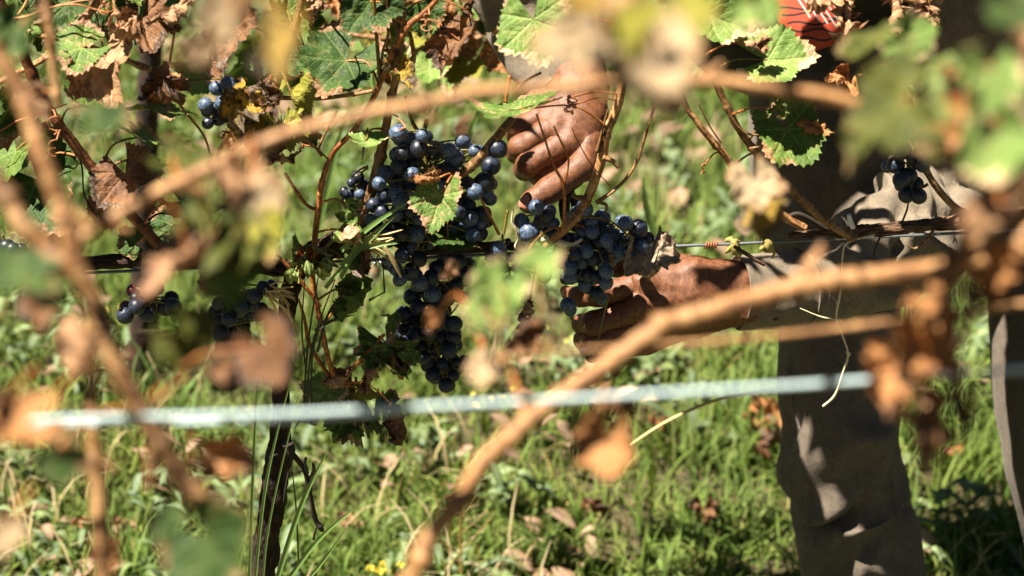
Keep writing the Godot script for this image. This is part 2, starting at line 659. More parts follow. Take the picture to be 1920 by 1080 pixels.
func cane(key, label, mat, flat, where, near = false, sides = 9, knots = true, called = "vine_cane", category = "vine cane", group = ""):
	var a = path(flat, where, near)
	var sp = spline(a[0], a[1], 10)
	var P = sp[0]
	var R = sp[1]
	if knots:
		var s = 0.0
		var gap = rf(0.03, 0.06)
		var last = 0.0
		for j in range(1, P.size()):
			s += P[j].distance_to(P[j - 1])
			if s - last > gap:
				last = s
				gap = rf(0.05, 0.085)
				R[j] *= 1.4 if near else 1.28
				if j + 1 < R.size(): R[j + 1] *= 1.12
			P[j] += Vector3(nz.get_noise_2d(s * 160, 7), nz.get_noise_2d(s * 160, 77), nz.get_noise_2d(s * 160, 777)) * R[j] * (0.9 if near else 0.5)
	var mb = MB.new()
	tube(mb, P, R, sides, 0.12)
	if near:
		for j in range(4, P.size() - 4):
			if R[j] > R[j - 1] * 1.25 and rng.randf() < 0.45:
				var out = ((P[j + 1] - P[j - 1]).cross(fw)).normalized() * (1 if rng.randf() < 0.5 else -1)
				var T = (P[j + 1] - P[j - 1]).normalized()
				var l = R[j] * rf(1.2, 2.6)
				tube(mb, [P[j], P[j] + out * R[j] + T * l * 0.3, P[j] + out * (R[j] + l * 0.6) + T * l], [R[j] * 0.7, R[j] * 0.5, R[j] * 0.3], 7)
	var t = thing(called, label, category, P[0], group)
	part("stem", mb, M[mat], t)
	canes[key] = {"node": t, "pts": P, "r": R}
	return t


func twig(key, mat, flat, where, called = "twig", near = false):
	var a = path(flat, where, near)
	var sp = spline(a[0], a[1], 6)
	var mb = MB.new()
	tube(mb, sp[0], sp[1], 6, 0.1)
	return part(called, mb, M[mat], canes[key].node)


func tendril(key, px, py, where, size, turns, mat = "tendril"):
	var c = row(px, py, where)
	var P = []
	var R = []
	var k = depth(c) / FPX
	var n = int(turns * 10)
	var g = rf(0, 40)
	for j in n + 1:
		var t = float(j) / n
		var a = t * turns * TAU * (0.7 + 0.5 * t) + 1.4 * nz.get_noise_2d(t * 60 + g, 3)
		var r = size * k * (0.45 + 0.9 * nz.get_noise_2d(t * 50 * turns * 0.4 + g, 30))
		P.append(c + ax * (cos(a) * r + size * k * 0.8 * nz.get_noise_2d(t * 40, g)) + ay * (sin(a) * r * 0.7 + (0.5 - t) * size * k * 2.2) - fw * sin(a * 0.8) * r * 0.6)
		R.append(0.0006 + 0.0003 * (1 - t))
	var mb = MB.new()
	var best = canes[key].pts[0]
	for p in canes[key].pts:
		if p.distance_to(P[0]) < best.distance_to(P[0]): best = p
	P.insert(0, best.lerp(P[0], 0.5) + ay * 0.004)
	P.insert(0, best)
	R.insert(0, 0.0009)
	R.insert(0, 0.0010)
	var sp = spline(P, R, 3)
	tube(mb, sp[0], sp[1], 5)
	return part("tendril", mb, M[mat], canes[key].node)


# ---------------------------------------------------------------- grapes
var berry_meshes := []


func make_berries():
	for q in 3:
		var mb = MB.new()
		ball(mb, Vector3.ZERO, 1.0, 20, 14)
		for k in mb.v.size():
			var p = mb.v[k]
			var g = 1.0 + 0.05 * nz.get_noise_3d(p.x * 12 + q * 50, p.y * 12, p.z * 12)
			if p.y > 0.86: g *= 1.0 - 0.10 * (p.y - 0.86) / 0.14
			mb.v[k] = Vector3(p.x, p.y * (1.0 + 0.03 * q), p.z) * g
		berry_meshes.append(mb.mesh())


# list: px, py, radius px; spread: how far the berries may lie before and behind the middle
func bunch(label, list, off, bloom, spread = 0.022, extra = 0.0, stalk = [], reds = []):
	var c = []
	var r = []
	var dz = []
	for k in range(0, list.size(), 3):
		c.append(Vector2(list[k], list[k + 1]))
		r.append(float(list[k + 2]) * 1.17)
		dz.append(rf(-spread, spread * 0.6))
	var n0 = c.size()
	for k in n0:
		for q in 2:
			if rng.randf() < extra:
				c.append(c[k] + Vector2(rf(-11, 11), rf(-11, 11)))
				r.append(12.5)
				dz.append(spread * rf(0.9, 2.2))
	var mpp = depth(row(c[0].x, c[0].y, off)) / FPX
	for it in 50:
		for a in c.size():
			for b in range(a + 1, c.size()):
				var d = c[a].distance_to(c[b])
				var s = (r[a] + r[b]) * 0.93
				if d >= s: continue
				var need = sqrt(s * s - d * d) * mpp
				var g = dz[b] - dz[a]
				if absf(g) < need:
					var push = (need - absf(g)) * 0.26 * (1.0 if g >= 0 else -1.0)
					dz[a] -= push
					dz[b] += push
		for a in c.size(): dz[a] = clampf(dz[a], -spread * 1.5, spread * 2.6)
	var t = thing("grape_bunch", label, "grapes", row(c[0].x, c[0].y, off), "bunches of dark grapes")
	var mid = []
	var mb = MB.new()
	var axis = []
	if stalk.size():
		var a = path(stalk, off + 0.0)
		var sp = spline(a[0], a[1], 6)
		tube(mb, sp[0], sp[1], 6, 0.15)
		axis = sp[0]
	for k in c.size():
		var base = row(c[k].x, c[k].y, off)
		var p = base + fw * dz[k]
		var o = MeshInstance3D.new()
		o.name = "berry"
		o.mesh = berry_meshes[rng.randi() % 3]
		var x = rng.randf()
		o.material_override = M.berry3 if k in reds else M.berry0 if x < bloom else M.berry1 if x < bloom + (1 - bloom) * 0.65 else M.berry2
		t.add_child(o, true)
		var up = Vector3.UP
		if axis.size():
			var best = axis[0]
			for q in axis:
				if q.distance_to(p) < best.distance_to(p): best = q
			up = (best - p + Vector3(0, 0.008, 0)).normalized()
			var rr = r[k] * mpp
			if best.distance_to(p) < 0.07: stick(mb, p + up * rr * 0.9, best, 0.0009, 0.0011, 5)
		var b = Basis(Quaternion(Vector3.UP, up)) if up.y > -0.99 else Basis.FLIP_Y
		b = b * Basis(Vector3.UP, rng.randf() * TAU)
		o.transform = Transform3D(b.scaled(Vector3.ONE * r[k] * depth(p) / FPX), p - t.position)
	if mb.v.size(): part("stalk", mb, M.pedicel, t)
	return t


# ---------------------------------------------------------------- ground plants
func blade_into(mb, base, dir, length, width, bend, col, tip_col, seg = 4):
	var side = Vector3(-dir.z, 0, dir.x).normalized()
	var first = mb.v.size()
	for j in seg + 1:
		var t = float(j) / seg
		var a = bend * t
		var p = base + dir * (length * (1 - cos(a)) / maxf(bend, 0.05)) + Vector3.UP * (length * sin(a) / maxf(bend, 0.05))
		var w = width * (1.0 - pow(t, 2.2)) + 0.0003
		mb.vert(p - side * w)
		mb.vert(p + side * w)
		var c = col.lerp(tip_col, t * t)
		mb.c.append(c)
		mb.c.append(c)
	mb.grid(first, seg + 1, 2)


func oval_into(mb, base, dir, length, width, rise, droop, col):
	var side = Vector3(-dir.z, 0, dir.x).normalized()
	var first = mb.v.size()
	for j in 6:
		var t = j / 5.0
		var p = base + dir * length * t + Vector3.UP * (rise * sin(t * PI * 0.6) - droop * t * t)
		var w = width * sin(PI * pow(t, 0.75) * 0.97 + 0.06)
		for k in 3:
			mb.vert(p + side * w * (k - 1) + Vector3.UP * (0.25 * w * absf(k - 1)))
			mb.c.append(col if k != 1 else col.lightened(0.12))
	mb.grid(first, 6, 3)


func scatter(called, mesh, mat, spots, tints):
	var mm = MultiMesh.new()
	mm.transform_format = MultiMesh.TRANSFORM_3D
	mm.use_colors = true
	mm.mesh = mesh
	mm.instance_count = spots.size()
	for k in spots.size():
		mm.set_instance_transform(k, spots[k])
		mm.set_instance_color(k, tints[k])
	var o = MultiMeshInstance3D.new()
	o.multimesh = mm
	o.material_override = mat
	o.name = numbered(called)
	add_child(o)
	return o


func hill(x, z):
	return 0.02 * nz.get_noise_2d(x * 25, z * 25) + 0.012 * nz.get_noise_2d(x * 90, z * 90)


func ground():
	var mb = MB.new()
	var n = 90
	for j in n + 1:
		for k in n + 1:
			var x = sinh((float(k) / n * 2 - 1) * 6.2) * 0.62
			var z = sinh((float(j) / n * 2 - 1) * 6.2) * 0.62 - 1.5
			mb.vert(Vector3(x, hill(x, z) if absf(x) < 12 and absf(z) < 12 else 0.0, z), Vector2(x, z))
	mb.grid(0, n + 1, n + 1)
	tag(part("ground", mb, M.soil, self), "grassy vineyard ground between the rows", "", "", "structure")
	# grass
	var g0 = Color(0.058, 0.112, 0.022)
	var g1 = Color(0.165, 0.232, 0.062)
	var dry = Color(0.34, 0.27, 0.12)
	for variant in 4:
		var gm = MB.new()
		for k in 34:
			var a = rf(0, TAU)
			var dir = Vector3(cos(a), 0, sin(a))
			var col = g0.lerp(g1, rng.randf())
			if rng.randf() < 0.05: col = dry.lerp(g1, rf(0, 0.5))
			blade_into(gm, Vector3(rf(-0.05, 0.05), -0.01, rf(-0.05, 0.05)), dir, rf(0.032, 0.085) * (1.6 if variant == 3 else 1.0), rf(0.0013, 0.0030), rf(0.35, 1.7), col, col.lerp(g1, 0.6))
		var spots = []
		var tints = []
		var count = [3600, 3600, 3000, 1500][variant]
		for k in count:
			var z = rf(-6.0, 0.5)
			var x = rf(-2.0, 2.2) * (1.0 + maxf(-z - 1.5, 0) * 0.16)
			if nz.get_noise_2d(x * 34 + variant * 60, z * 34) < [-0.22, -0.2, -0.16, -0.06][variant]: continue
			var s = rf(0.7, 1.25)
			spots.append(Transform3D(Basis(Vector3.UP, rf(0, TAU)).scaled(Vector3(s, s * rf(0.8, 1.15), s)), Vector3(x, hill(x, z), z)))
			var d = rf(0.75, 1.25)
			tints.append(Color(d * rf(0.9, 1.15), d, d * rf(0.8, 1.1)))
		tag(scatter("grass", gm.mesh(), M.plant, spots, tints), ["short green grass between the vine rows", "short bright grass among the weeds", "tufty grass under the vines", "longer grass blades standing up"][variant], "grass", "", "stuff")
	# broad-leaved weeds
	for variant in 2:
		var wm = MB.new()
		for k in 11:
			var a = rf(0, TAU)
			var h = rf(0.0, 0.05)
			oval_into(wm, Vector3(rf(-0.03, 0.03), h, rf(-0.03, 0.03)), Vector3(cos(a), 0, sin(a)), rf(0.02, 0.042), rf(0.005, 0.009), rf(0.008, 0.03), rf(0, 0.02), Color(0.048, 0.10, 0.024).lerp(Color(0.135, 0.195, 0.062), rng.randf()))
		var spots = []
		var tints = []
		for k in 1200:
			var z = rf(-5.0, 0.4)
			var x = rf(-2.0, 2.2)
			if nz.get_noise_2d(x * 26 + 500 + variant * 90, z * 26) < -0.05 + 0.25 * clampf(x, 0, 1): continue
			var s = rf(0.7, 1.4)
			spots.append(Transform3D(Basis(Vector3.UP, rf(0, TAU)).scaled(Vector3.ONE * s), Vector3(x, hill(x, z) + 0.01, z)))
			var d = rf(0.75, 1.25)
			tints.append(Color(d, d, d * rf(0.8, 1.1)))
		tag(scatter("weeds", wm.mesh(), M.plant, spots, tints), ["low broad leaved green weeds in the grass", "small oval leaved ground cover among the grass"][variant], "weeds", "", "stuff")
	# straw and litter too small to tell apart
	var sm = MB.new()
	for k in 12:
		var a = rf(0, TAU)
		blade_into(sm, Vector3(rf(-0.06, 0.06), rf(0.0, 0.04), rf(-0.06, 0.06)), Vector3(cos(a), 0, sin(a)), rf(0.05, 0.13), rf(0.0008, 0.0016), rf(1.2, 2.0), Color(0.42, 0.34, 0.18), Color(0.5, 0.42, 0.25), 3)
	var sp = []
	var ti = []
	for k in 380:
		var z = rf(-5.0, 0.4)
		var x = rf(-2.0, 2.2)
		sp.append(Transform3D(Basis(Vector3.UP, rf(0, TAU)), Vector3(x, hill(x, z) + 0.015, z)))
		var d = rf(0.6, 1.1)
		ti.append(Color(d, d, d))
	tag(scatter("dry_grass", sm.mesh(), M.plant, sp, ti), "dry straw coloured grass stems lying in the green", "grass", "", "stuff")
	var fl = MB.new()
	for k in 10:
		var a = rf(0, TAU)
		oval_into(fl, Vector3(rf(-0.05, 0.05), 0.05 + rf(0, 0.03), rf(-0.05, 0.05)), Vector3(cos(a), 0, sin(a)), rf(0.006, 0.010), 0.003, 0.003, 0.0, Color(0.6, 0.5, 0.06))
	sp = []
	ti = []
	for k in 16:
		var z = rf(-3.0, -0.3)
		var x = rf(-1.2, 1.3)
		sp.append(Transform3D(Basis(Vector3.UP, rf(0, TAU)), Vector3(x, hill(x, z), z)))
		ti.append(Color.WHITE)
	tag(scatter("yellow_flowers", fl.mesh(), M.plant, sp, ti), "tiny yellow flowers scattered through the grass", "flowers", "", "stuff")
	var lm = MB.new()
	for k in 7:
		var a = rf(0, TAU)
		oval_into(lm, Vector3(rf(-0.06, 0.06), rf(0.01, 0.03), rf(-0.06, 0.06)), Vector3(cos(a), 0, sin(a)), rf(0.02, 0.045), rf(0.009, 0.018), rf(0, 0.02), rf(-0.01, 0.015), Color(0.20, 0.115, 0.06).lerp(Color(0.36, 0.25, 0.16), rng.randf()))
	sp = []
	ti = []
	for k in 260:
		var z = rf(-5.0, 0.4)
		var x = rf(-2.0, 2.2)
		sp.append(Transform3D(Basis(Vector3.UP, rf(0, TAU)), Vector3(x, hill(x, z) + rf(0.0, 0.03), z)))
		var d = rf(0.5, 1.1)
		ti.append(Color(d, d * 0.95, d * 0.9))
	tag(scatter("leaf_litter", lm.mesh(), M.plant, sp, ti), "small brown scraps of dead leaf caught in the grass", "leaf litter", "", "stuff")
	# fallen leaves
	var L = [[712, 792, 70, "orange0", "salmon dry leaf lying in the grass right of the trunk foot"], [1432, 790, 95, "orange0", "rusty dead leaves in the grass left of the knee"], [1318, 955, 70, "brown0", "dark brown dead leaf in the grass left of the shin"], [1440, 840, 80, "brown1", "brown dead leaf below the rusty ones left of the knee"], [1235, 800, 60, "orange0", "small orange leaf upright in the grass below the wire"], [655, 985, 60, "tan0", "pale pink dry leaf in the grass near the bottom, left of the yellow flowers"], [860, 945, 45, "orange0", "small reddish leaf behind the thin pod plant"], [450, 860, 70, "brown0", "brown dead leaf just left of the trunk foot"], [150, 990, 55, "orange0", "orange dead leaf in the weeds at the bottom left"], [230, 985, 45, "tan1", "pale dead leaf in the weeds at the bottom left"], [1110, 960, 60, "brown1", "brown withered tuft leaf in the grass at bottom centre"], [1790, 850, 50, "orange0", "small orange leaf in the grass between the two legs"]]
	for q in L:
		var p = on_ground(q[0], q[1], 0.045)
		var s = q[2] * depth(p) / FPX / 1.6
		leaf_seed += 1.1
		var o = part("fallen_leaf", leaf_mesh("crisp", leaf_seed, 6, 30), M[q[3]], self)
		o.transform = Transform3D(Basis.from_euler(Vector3(-PI / 2 + rf(-0.7, 0.7), rf(0, TAU), rf(-0.5, 0.5))).scaled(Vector3.ONE * s), p)
		tag(o, q[4], "fallen leaf", "fallen vine leaves in the grass")


func _ready():
	fw = Vector3(0, -sin(deg_to_rad(25)), -cos(deg_to_rad(25)))
	ay = Vector3(0, cos(deg_to_rad(25)), -sin(deg_to_rad(25)))
	var cam = Camera3D.new()
	cam.name = "camera"
	add_child(cam)
	var lens = CameraAttributesPhysical.new()
	lens.frustum_focal_length = 100.68
	lens.exposure_aperture = 6.6
	lens.frustum_focus_distance = 2.36
	cam.attributes = lens
	cam.fov = rad_to_deg(2 * atan(540.0 / FPX))
	cam.near = 0.05
	cam.far = 900
	cam.transform = Transform3D(Basis(ax, ay, -fw), eye)
	cam.current = true
	var we = WorldEnvironment.new()
	we.name = "environment"
	var env = Environment.new()
	env.background_mode = Environment.BG_SKY
	var sky = Sky.new()
	var sm = ProceduralSkyMaterial.new()
	sm.sky_top_color = Color(0.40, 0.49, 0.60)
	sm.sky_horizon_color = Color(0.72, 0.75, 0.74)
	sm.ground_bottom_color = Color(0.22, 0.24, 0.14)
	sm.ground_horizon_color = Color(0.5, 0.55, 0.45)
	sky.sky_material = sm
	env.sky = sky
	env.background_energy_multiplier = 0.16
	env.tonemap_mode = Environment.TONE_MAPPER_LINEAR
	env.tonemap_exposure = 3.5
	env.sdfgi_enabled = true
	env.ssao_enabled = true
	env.ssil_enabled = true
	we.environment = env
	add_child(we)
	var sun = DirectionalLight3D.new()
	sun.name = "sun"
	sun.light_energy = 1.6
	sun.light_color = Color(1.0, 0.955, 0.88)
	sun.light_angular_distance = 0.5
	sun.shadow_enabled = true
	add_child(sun)
	sun.look_at_from_position(Vector3(-0.42, 0.90, 0.10), Vector3.ZERO)
	rng.seed = 11
	nz.seed = 5
	nz.noise_type = FastNoiseLite.TYPE_SIMPLEX_SMOOTH
	nz.frequency = 0.05
	nz.fractal_type = FastNoiseLite.FRACTAL_FBM
	nz.fractal_octaves = 2
	materials()
	make_berries()
	ground()
	trellis()
	vines()
	person()
	grapes()
	small_things()
	foreground()


# ---------------------------------------------------------------- trellis
func trellis():
	var a = path([-2600, 640, 3.2, -400, 538, 3.2, 160, 512, 3.2, 500, 496, 3.2, 800, 483, 3.2, 1100, 468, 3.2, 1400, 456, 3.2, 1840, 435, 3.2, 2400, 408, 3.2, 4600, 308, 3.2], 0.0)
	var mb = MB.new()
	tube(mb, a[0], a[1], 8)
	var t = thing("trellis_wire", "thin galvanised wire running through the grape bunches behind the hands", "wire", a[0][1])
	part("strand", mb, M.wire, t)
	var P = []
	var R = []
	for k in 29:
		var f = k / 28.0
		var p = row(688 + 32 * f, 489 - 1.5 * f, 0.0)
		P.append(p + (ay * cos(f * TAU * 3) + fw * sin(f * TAU * 3)) * 0.0028 * (1 + sin(f * PI)))
		R.append(0.0009)
	tube(mb, P, R, 6)
	part("wire_splice", mb, M.wire, t)
	# two coils of old tendril and the yellow ties
	mb = MB.new()
	P = []
	R = []
	for k in 41:
		var f = k / 40.0
		var g = f * TAU * 5
		P.append(row(1320 + 24 * f, 460 - f, 0.0) + (ay * cos(g) + fw * sin(g)) * 0.003)
		R.append(0.0008)
	tube(mb, P, R, 5)
	part("coiled_tendril", mb, M.tendril, t)
	for q in [["yellow tie wound round the wire at the left end of the sleeve", 1375, 460, 11, 18], ["torn yellow tie on the wire above the cuff", 1438, 458, 9, 14]]:
		var tie = thing("plastic_tie", q[0], "tie", row(q[1], q[2], 0.0))
		mb = MB.new()
		for z in 3:
			P = []
			R = []
			for k in 16:
				var g = k / 15.0 * TAU * 1.2 + z
				P.append(row(q[1] + (z - 1) * q[3] * 0.5 + 6 * sin(g * 1.5 + z * 2.0), q[2] + 2 * sin(g * 2.3), 0.0) + (ay * cos(g) * 1.1 + fw * sin(g)) * q[4] * 0.0003 * (1 + 0.3 * sin(z * 2.0 + g)))
				R.append(0.0012)
			R.fill(0.0024)
			tube(mb, P, R, 6, 0.7)
		part("band", mb, M.yellow_tie, tie)
		mb = MB.new()
		var e = path([q[1], q[2] + 4, 3, q[1] + 14, q[2] + 16, 3, q[1] + 10, q[2] + 26, 2], -0.01)
		tube(mb, e[0], e[1], 5, 0.4)
		part("loose_end", mb, M.yellow_tie, tie)


func old_wood(called, t, flat, off, mat, rough, key, sides = 14, per = 8):
	var a = path(flat, off)
	var sp = spline(a[0], a[1], per)
	var mb = MB.new()
	tube(mb, sp[0], sp[1], sides, rough, 1100.0, 8.0)
	var o = part(called, mb, M[mat], t)
	# shreds of bark
	for k in int(sp[0].size() * 0.4):
		var j = rng.randi() % (sp[0].size() - 3)
		var n = (-fw * rf(0.2, 1) + ay * rf(-1, 1)).normalized()
		var r = sp[1][j]
		mb = MB.new()
		tube(mb, [sp[0][j] + n * r * 0.95, sp[0][j + 1] + n * r * rf(0.98, 1.15), sp[0][j + 2] + n * r * rf(0.95, 1.35)], [0.0004, r * 0.13, 0.0004], 5, 0.3)
		part("bark_strip", mb, M[mat], o)
	canes[key] = {"node": t, "pts": sp[0], "r": sp[1]}
	return o


# ---------------------------------------------------------------- the vine row in focus
func vines():
	var gv = thing("grapevine", "dark gnarled grapevine standing left of the main bunch with arms along the wire", "grapevine", row(455, 1640))
	old_wood("trunk", gv, [640, 462, 20, 585, 480, 24, 552, 520, 18, 537, 590, 15, 530, 680, 15, 527, 780, 17, 520, 880, 24, 505, 980, 24, 492, 1080, 24, 470, 1300, 30, 455, 1640, 40, 450, 1720, 46], 0.0, "wood_dark", 0.30, "trunk", 18, 10)
	old_wood("arm", gv, [575, 480, 20, 620, 458, 19, 660, 438, 17, 700, 420, 14, 740, 452, 10, 800, 468, 10, 880, 464, 11, 960, 462, 9, 1010, 466, 5], 0.012, "wood_dark", 0.30, "arm")
	old_wood("arm", gv, [-200, 525, 14, -40, 506, 13, 120, 497, 13, 260, 488, 14, 380, 492, 12, 480, 500, 14, 560, 505, 18], 0.012, "wood_dark", 0.25, "arm_left")
	gv = thing("grapevine", "shaggy reddish brown vine arm lying on the wire over the grey sleeve", "grapevine", row(1700, 425))
	old_wood("arm", gv, [1478, 441, 7, 1540, 438, 8, 1600, 436, 14, 1640, 432, 13, 1720, 424, 12, 1800, 416, 14, 1840, 410, 18, 1880, 404, 16, 2100, 395, 16], 0.014, "wood", 0.22, "arm_right")
	cane("left", "thick reddish brown cane slanting down at the upper left", "cane_dark", [-60, -150, 9, -5, -10, 9, 20, 40, 9, 55, 130, 10, 95, 205, 10, 135, 265, 10, 180, 325, 10, 225, 378, 10, 270, 425, 10, 312, 472, 11, 345, 492, 11], 0.03)
	cane("stub", "pale cane with a forked broken stub near the top, behind the dark green leaf", "cane", [600, -150, 7, 570, -10, 8, 545, 80, 8, 530, 115, 9, 515, 170, 8, 497, 235, 8, 470, 320, 8, 450, 400, 9, 445, 485, 9], -0.02)
	cane("orange", "slim orange cane with knots crossing in front of the vine arm", "cane_orange", [900, -120, 4, 815, 5, 5, 765, 50, 6, 733, 105, 6, 705, 175, 5, 668, 240, 5, 625, 285, 5, 603, 340, 5.5, 596, 400, 5.5, 590, 470, 5.5, 586, 510, 5, 592, 560, 5.5, 602, 610, 5.5, 615, 675, 5, 632, 722, 5], 0.035)
	cane("thick", "thick pale upright cane rising above the main bunch", "cane", [745, -200, 8, 755, 0, 8, 750, 60, 8, 748, 110, 8, 740, 160, 8, 728, 220, 8, 712, 290, 10, 698, 345, 11, 680, 400, 11, 668, 432, 12], 0.02)
	cane("spur", "short cut brown spur slanting through the main bunch", "cane", [960, 220, 8, 935, 252, 9, 905, 290, 9.5, 880, 318, 10, 862, 330, 8], 0.045)
	cane("middle", "pale cane between the two hands with buds", "cane_pale", [1215, -150, 7, 1190, 40, 8, 1160, 190, 9, 1140, 250, 9, 1130, 290, 10, 1115, 335, 9, 1098, 375, 10, 1075, 410, 9, 1045, 442, 9, 1020, 462, 9], 0.045)
	cane("thin", "thin brown side shoot beside the pale cane between the hands", "cane", [1228, 196, 2.5, 1215, 240, 3, 1196, 300, 3, 1170, 340, 3.5, 1140, 365, 4, 1118, 380, 4.5], 0.045, false, 7)
	cane("right", "long brown cane with knots slanting down onto the wire in front of the sleeve", "cane", [1240, -120, 6, 1300, 70, 6, 1335, 140, 6.5, 1358, 190, 7, 1385, 240, 7, 1410, 275, 7.5, 1440, 312, 7.5, 1480, 352, 8, 1520, 388, 8.5, 1560, 420, 9, 1605, 445, 10], 0.03)
	cane("right_back", "shorter pale cane left of the long brown one, ending in the shaded wood", "cane_pale", [1250, 60, 5, 1283, 190, 5.5, 1305, 225, 6, 1340, 270, 7, 1365, 300, 7, 1388, 345, 7.5, 1430, 380, 8, 1470, 405, 9, 1510, 428, 9], 0.005)
	cane("far_right", "brown cane leaning over the small bunch at the right", "cane", [1690, 130, 4, 1712, 262, 5, 1730, 305, 6, 1752, 345, 6.5, 1785, 385, 7, 1820, 408, 8], 0.03)
	cane("upper", "old tan cane behind the curled brown leaves at the upper left", "cane_pale", [-100, 200, 6, 70, 118, 6, 130, 62, 8, 172, 20, 8, 240, -90, 7], -0.04)
	cane("cross", "pale cane running level behind the left leaves", "cane_pale", [60, 60, 5, 180, 92, 5.5, 300, 135, 6, 450, 170, 5, 560, 185, 4, 650, 178, 4, 700, 170, 4], -0.06)
	cane("hanging", "thin orange shoot with withered leaves hanging right of the trunk", "cane_orange", [560, 560, 2, 572, 598, 3.5, 580, 640, 4, 600, 680, 4, 632, 720, 4.5, 655, 698, 4, 690, 660, 4, 720, 628, 3], 0.03, false, 7)
	cane("behind", "leafy vine shoot in the soft background at the top", "cane", [480, -160, 5, 560, 20, 5, 640, 60, 5, 740, 70, 5, 840, 50, 5, 960, -60, 5], -0.6)
	cane("top_right", "brown cane with dry hanging leaves at the top right edge", "cane", [1450, -160, 6, 1560, -60, 6, 1640, -20, 6, 1720, 5, 7, 1740, 20, 7, 1760, -40, 7, 1800, -160, 7], 0.03)
	# side twigs
	twig("orange", "cane_orange", [596, 392, 4, 580, 388, 3.5, 560, 365, 3.5, 535, 325, 3], 0.035)
	twig("orange", "cane_orange", [600, 575, 4, 590, 560, 4, 570, 535, 4, 545, 505, 4, 520, 478, 3.5], 0.037)
	twig("orange", "cane_green", [600, 476, 4, 620, 455, 4, 640, 430, 4.5, 660, 405, 5], 0.035)
	twig("orange", "cane_orange", [606, 612, 3.5, 622, 585, 3, 640, 550, 3], 0.034)
	twig("orange", "cane_pale", [604, 292, 4, 590, 275, 3, 560, 250, 3, 535, 222, 3], 0.036)
	twig("orange", "cane_pale", [596, 285, 3, 604, 262, 2.5, 632, 208, 2.5], 0.036)
	twig("orange", "cane_green", [712, 150, 4, 708, 90, 4, 702, 20, 4.5, 700, -60, 4.5], 0.035)
	twig("orange", "cane", [712, 150, 3, 718, 95, 3, 728, 60, 3.5, 722, -40, 3.5], 0.033)
	twig("orange", "cane_pale", [742, 45, 4, 732, 34, 4, 722, 5, 4, 716, -40, 4], 0.03)
	twig("thick", "cane", [752, 118, 6, 770, 122, 6, 776, 105, 5, 768, 60, 4], 0.025)
	twig("thick", "cane_green", [760, 180, 3, 775, 232, 4, 800, 265, 4.5], 0.03)
	twig("thick", "black_twig", [690, 240, 2, 684, 262, 2.5, 679, 300, 1.5], 0.04)
	twig("thick", "cane_orange", [690, 312, 3, 675, 318, 2, 660, 332, 1.5], 0.03)
	twig("stub", "black_twig", [529, 112, 5, 520, 92, 5, 510, 80, 4, 500, 72, 4], -0.01)
	twig("stub", "cane", [510, 84, 4, 506, 70, 4, 503, 52, 3], -0.01)
	twig("stub", "cane", [530, 125, 2.5, 540, 160, 2.5, 546, 176, 2], -0.015)
	twig("middle", "cane", [1130, 294, 7, 1148, 302, 5, 1160, 314, 4], 0.05)
	twig("middle", "cane", [1120, 285, 5, 1128, 250, 2.5, 1140, 205, 2], 0.05)
	twig("middle", "cane", [1098, 372, 7, 1082, 370, 5, 1074, 366, 4], 0.05)
	twig("middle", "cane_green", [1120, 378, 4, 1137, 385, 3.5, 1135, 400, 3], 0.04)
	twig("middle", "cane_orange", [1052, 434, 5, 1040, 426, 2, 1015, 440, 2, 990, 468, 2], 0.055)
	twig("middle", "cane_orange", [1006, 214, 2, 1022, 262, 2.2, 1038, 310, 2.6, 1056, 346, 3.5, 1058, 400, 3.5, 1054, 432, 4], 0.075)
	twig("middle", "cane_orange", [1058, 345, 2.5, 1066, 300, 2, 1050, 262, 2, 1038, 236, 1.5], 0.075)
	twig("middle", "cane_orange", [1145, 350, 1, 1110, 310, 1.2, 1085, 268, 1.2, 1072, 240, 1], 0.06)
	twig("middle", "cane_orange", [956, 142, 4.5, 952, 165, 4.5, 948, 192, 4], 0.085)
	twig("middle", "cane_pale", [1015, 136, 2.5, 985, 152, 2.5, 965, 170, 2], 0.08)
	twig("spur", "cane_orange", [890, 345, 1.5, 905, 380, 2.5, 925, 418, 3, 936, 440, 3], 0.05)
	twig("spur", "cane_green", [952, 395, 3, 948, 415, 2.5, 944, 440, 2.5], 0.05)
	twig("right", "cane", [1362, 200, 3, 1378, 230, 2.5, 1400, 250, 2.5, 1425, 252, 2], 0.035)
	twig("right", "cane", [1405, 278, 2, 1440, 272, 1.6, 1460, 262, 1.6], 0.04)
	twig("right", "cane", [1378, 308, 3, 1400, 292, 2, 1420, 284, 2], 0.02)
	twig("right_back", "cane", [1352, 268, 1.6, 1330, 235, 1.6, 1310, 195, 1.4], 0.01)
	twig("right_back", "cane", [1388, 318, 4, 1384, 330, 3, 1380, 352, 3], 0.01)
	twig("far_right", "cane", [1740, 345, 3, 1732, 350, 3, 1730, 346, 2], 0.035)
	twig("far_right", "cane_pale", [1716, 275, 5, 1722, 265, 4, 1726, 258, 3], 0.035)
	twig("arm_right", "cane", [1750, 432, 3, 1732, 455, 3, 1715, 466, 2.5, 1700, 458, 1.5], 0.025)
	twig("arm_right", "black_twig", [1690, 420, 2, 1700, 395, 2, 1704, 375, 1.5], 0.02)
	twig("arm_right", "black_twig", [1560, 436, 4, 1500, 402, 5, 1470, 412, 3], 0.004)
	twig("arm_right", "black_twig", [1650, 445, 2, 1640, 470, 1.5, 1635, 500, 1.2], 0.02)
	twig("arm_right", "white", [1600, 428, 5, 1594, 415, 6, 1592, 402, 4], 0.03, "pale_stub")
	twig("left", "cane_orange", [18, 36, 3, 50, 30, 2.5, 95, 14, 2, 140, 8, 2, 180, 18, 2, 205, 24, 2], 0.045)
	twig("left", "tendril", [125, 195, 1.5, 60, 218, 2, 30, 228, 2, 0, 246, 2], 0.02)
	twig("left", "cane_pale", [34, 28, 3, 45, 12, 3, 56, -10, 3], 0.05)
